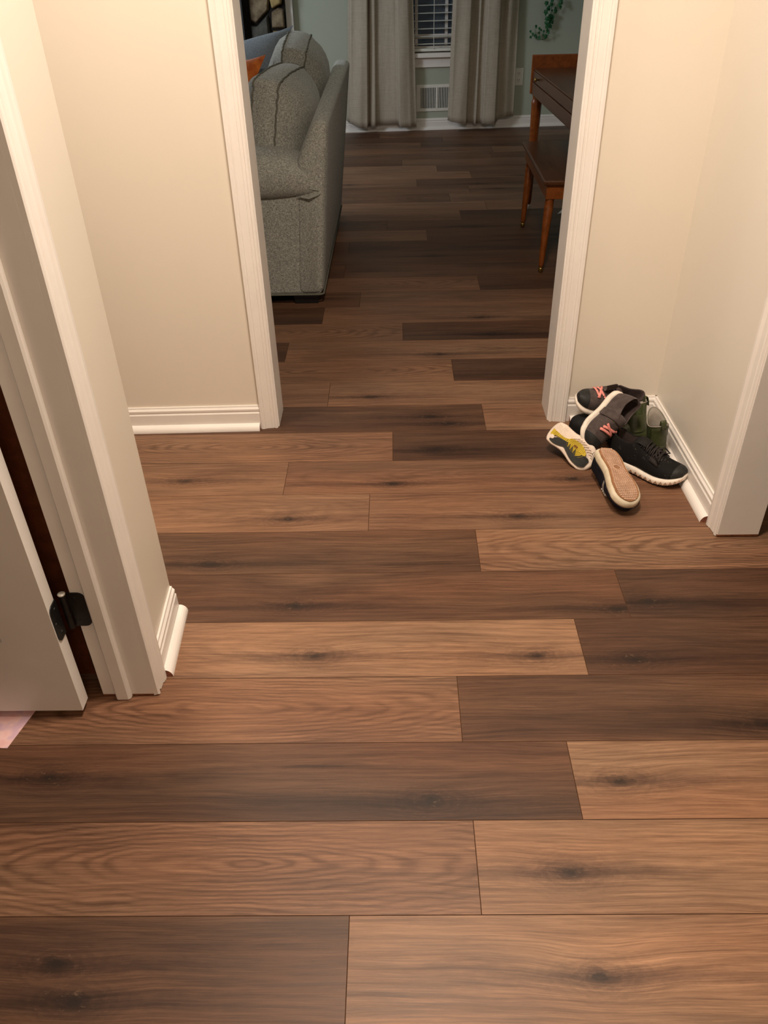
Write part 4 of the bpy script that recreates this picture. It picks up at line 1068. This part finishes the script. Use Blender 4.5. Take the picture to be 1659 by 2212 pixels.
# big black knit runner, right
def runner(heel, toe, up, label):
    L = (Vector(toe)-Vector(heel)).length; Wd = .094
    r = empty('sneaker', pose(heel, toe, up), label, 'sneaker', PILE)
    P = dict(L=L, W=Wd, H=.080, th=.022, toe=.018, heel=.006, xt=.42, curve=.05, fit=.95, lean=.72, hth=.028,
             top=[(0,.80),(.03,1.0),(.10,.95),(.22,.84),(.34,.96),(.42,1.02),(.50,.93),(.60,.78),(.72,.60),(.84,.47),(.93,.38),(1,.22)])
    def mif(s, j, N):
        if .02 <= s < .40 and 8 <= j <= N-10: return 1
        if s >= .86: return 2
        return 0
    shoe_upper(P, r, ('shoe_knit', 'shoe_lining', 'shoe_toe_black'), mif)
    ms = shoe_mid(L, Wd+.004, .022, .018, .006, .05, 0, r, heel_th=.030); ms['label'] = 'pinkish white midsole'
    m = MB()
    o_ = outline(L, Wd+.004, .05, grow=.003)
    for half in (range(4, 42), range(47, 84)):
        pts = []
        for i, q in enumerate(half):
            x, y = o_[q % len(o_)]; s = min(1, max(0, x/L)); pts.append((x, y, spring(s, .018, .006) + (.006 if i % 2 else .016)))
        m.tube(pts, .0011, 5)
    z_ = m.build('midsole_zigzag', 'gum_tan', r, local=True); z_['label'] = 'zigzag moulding on the midsole'
    m = MB(); o2 = outline(L, Wd, .05, grow=-.003)
    m.loft([[(x, y, spring(min(1,max(0,x/L)), .018, .006) - q) for x, y in o2] for q in (-.001, .002)]); m.build('outsole', 'shoe_black', r, local=True)
    m = MB()
    for k in range(6):
        s = .43 + k*.045
        m.tube([on_upper(P, s, -.36+.72*t/8, .004) for t in range(9)], .0024, 6)
        m.tube([on_upper(P, s+.03*t/8, .34-.68*t/8, .006) for t in range(9)], .0022, 6)
    for sg in (1, -1):
        m.tube([on_upper(P, .60, 0, .008), on_upper(P, .64, .25*sg, .016), on_upper(P, .70, .40*sg, .010), on_upper(P, .68, .15*sg, .006), on_upper(P, .61, 0, .008)], .0026, 6)
    lc = m.build('laces', 'lace_black', r, local=True, smooth=True); lc['label'] = 'black tied laces'
    m = MB()
    for sg in (1, -1):
        rows = [[on_upper(P, s, sg*f, .003) for f in (.30,.38,.46,.54)] for s in (.58,.62,.66,.70)]
        m.loft(rows, closed=False, cap0=False, cap1=False)
    m.build('eyestay', 'lace_black', r, local=True, smooth=True, solid=.002)
    m = MB(); rows = []
    for s, z2 in ((.30,.092),(.35,.104),(.42,.106),(.50,.096)):
        rows.append([(s*L, y - .05*Wd*sin(pi*s), z2 + .004 - abs(y)*.35) for y in (-.024,-.012,0,.012,.024)])
    m.loft(rows, closed=False, cap0=False, cap1=False); m.build('tongue', 'shoe_black', r, local=True, smooth=True, solid=.005, subsurf=1)
    return r
runner((.664, 2.152, .003), (.838, 1.984, .003), (0, 0, 1), 'large black knit running sneaker with pinkish white sole beside the right baseboard')

# green ankle boots
def boot(heel, toe, up, label, shaft, topo, tab_s, L, Wd, sq=1.0):
    """shaft: list of (height, centre x, half length, half width) rings in the boot frame"""
    r = empty('ankle_boot', pose(heel, toe, up), label, 'boot', PILE)
    m = MB(); rings = []
    # foot
    P = dict(L=L, W=Wd, H=.055, th=.014, toe=.008, heel=.0, xt=.0, curve=0, fit=.96, ey=.75, ez=.8,
             top=[(0,.8),(.1,1.0),(.4,1.05),(.6,.92),(.8,.72),(.93,.52),(1,.28)])
    stn = [0,.03,.08,.16,.26,.36,.46,.56,.66,.76,.85,.92,.97,.993]
    mf = MB(); rf = []
    for s in stn:
        hw = max(.006, sinterp2(min(.985, max(.015, s)))*Wd/2*.96); h = interp(P['top'], s)*P['H']; zb = .012 + spring(s, .008, 0)
        rf.append([(s*L, hw*math.copysign(abs(cos(a))**.75, cos(a)), zb + h*abs(sin(a))**.8) for a in [pi*k/16 for k in range(17)]])
    mf.loft(rf); ft = mf.build('foot', 'boot_green', r, local=True, smooth=True, subsurf=1)
    NK = 28; outer = []; inner = []
    for (z_, cxx, hl, hw) in shaft:
        outer.append([(cxx + hl*cos(2*pi*k/NK), hw*sin(2*pi*k/NK), z_ + topo(2*pi*k/NK)*sstep(.05, shaft[-1][0], z_)) for k in range(NK)])
    for (z_, cxx, hl, hw) in reversed(shaft):
        inner.append([(cxx + (hl-.0035)*cos(2*pi*k/NK), (hw-.0035)*sin(2*pi*k/NK), z_ + topo(2*pi*k/NK)*sstep(.05, shaft[-1][0], z_)) for k in range(NK)])
    m.loft(outer + inner, cap0=False, cap1=True, mif=lambda i, j: 1 if i >= len(outer) else 0)
    sh = m.build('shaft', ['boot_green', 'grey_lining'], r, local=True, smooth=True)
    m = MB()
    top = outer[-1]; m.tube(top, .0015, 6, closed=True); sb = m.build('top_binding', 'grey_lining', sh if False else r, local=True, smooth=True); sb['label'] = 'pale top edge'
    # elastic gore on both sides
    for c0 in (pi/2, 3*pi/2):
        m = MB(); rows = []
        for i, (z_, cxx, hl, hw) in enumerate(shaft):
            if i < 2: continue
            wdt = .30 + .25*(i/len(shaft))
            rows.append([(cxx + (hl+.0012)*cos(c0+wdt*t), (hw+.0012)*sin(c0+wdt*t), z_ - (.004 if i == len(shaft)-1 else 0) + topo(c0+wdt*t)*sstep(.05, shaft[-1][0], z_)) for t in (-1,-.5,0,.5,1)])
        m.loft(rows, closed=False, cap0=False, cap1=False)
        m.build('elastic_gore', 'boot_gore', r, local=True, smooth=True)
    # pull tab at the heel side
    zt = shaft[-1][0]; cxx, hl, hw = shaft[-1][1:]
    m = MB(); rows = []
    for t in (0, .12, .3, .5, .7, .88, 1):
        a = pi*t; zz = zt + topo(pi) + .017*sin(a)**.6 - .012*(1-sin(a)); xx = cxx - hl + .0035 - .006*cos(a)
        rows.append([(xx, y, zz) for y in (-tab_s, -tab_s/2, 0, tab_s/2, tab_s)])
    m.loft(rows, closed=False, cap0=False, cap1=False); m.build('pull_tab', 'boot_green', r, local=True, smooth=True, solid=.002)
    so = shoe_mid(L, Wd+.004, .013, .008, 0, 0, 0, r, mats=('shoe_black',), name='sole'); so['label'] = 'black rubber sole'
    return r
boot((.788, 2.219, .018), (.662, 2.213, .013), (-.05, .36, .92), 'olive green ankle boot in the back, upright with its heel tab raised',
     [(.035,.034,.036,.028),(.06,.034,.034,.026),(.09,.033,.033,.023),(.105,.032,.032,.019),(.122,.031,.033,.015)], lambda a: .004*cos(a)*-1, .0095, .13, .062)
boot((.806, 2.116, .004), (.786, 2.270, .002), (-.10, .02, 1), 'olive green ankle boot in the corner with its grey lined top open',
     [(.030,.036,.036,.030),(.055,.035,.033,.028),(.078,.036,.033,.028),(.10,.038,.037,.029),(.118,.040,.043,.029)], lambda a: .016*abs(cos(a))**1.4 + (.020*max(0,cos(a))) - .004, .008, .158, .064)
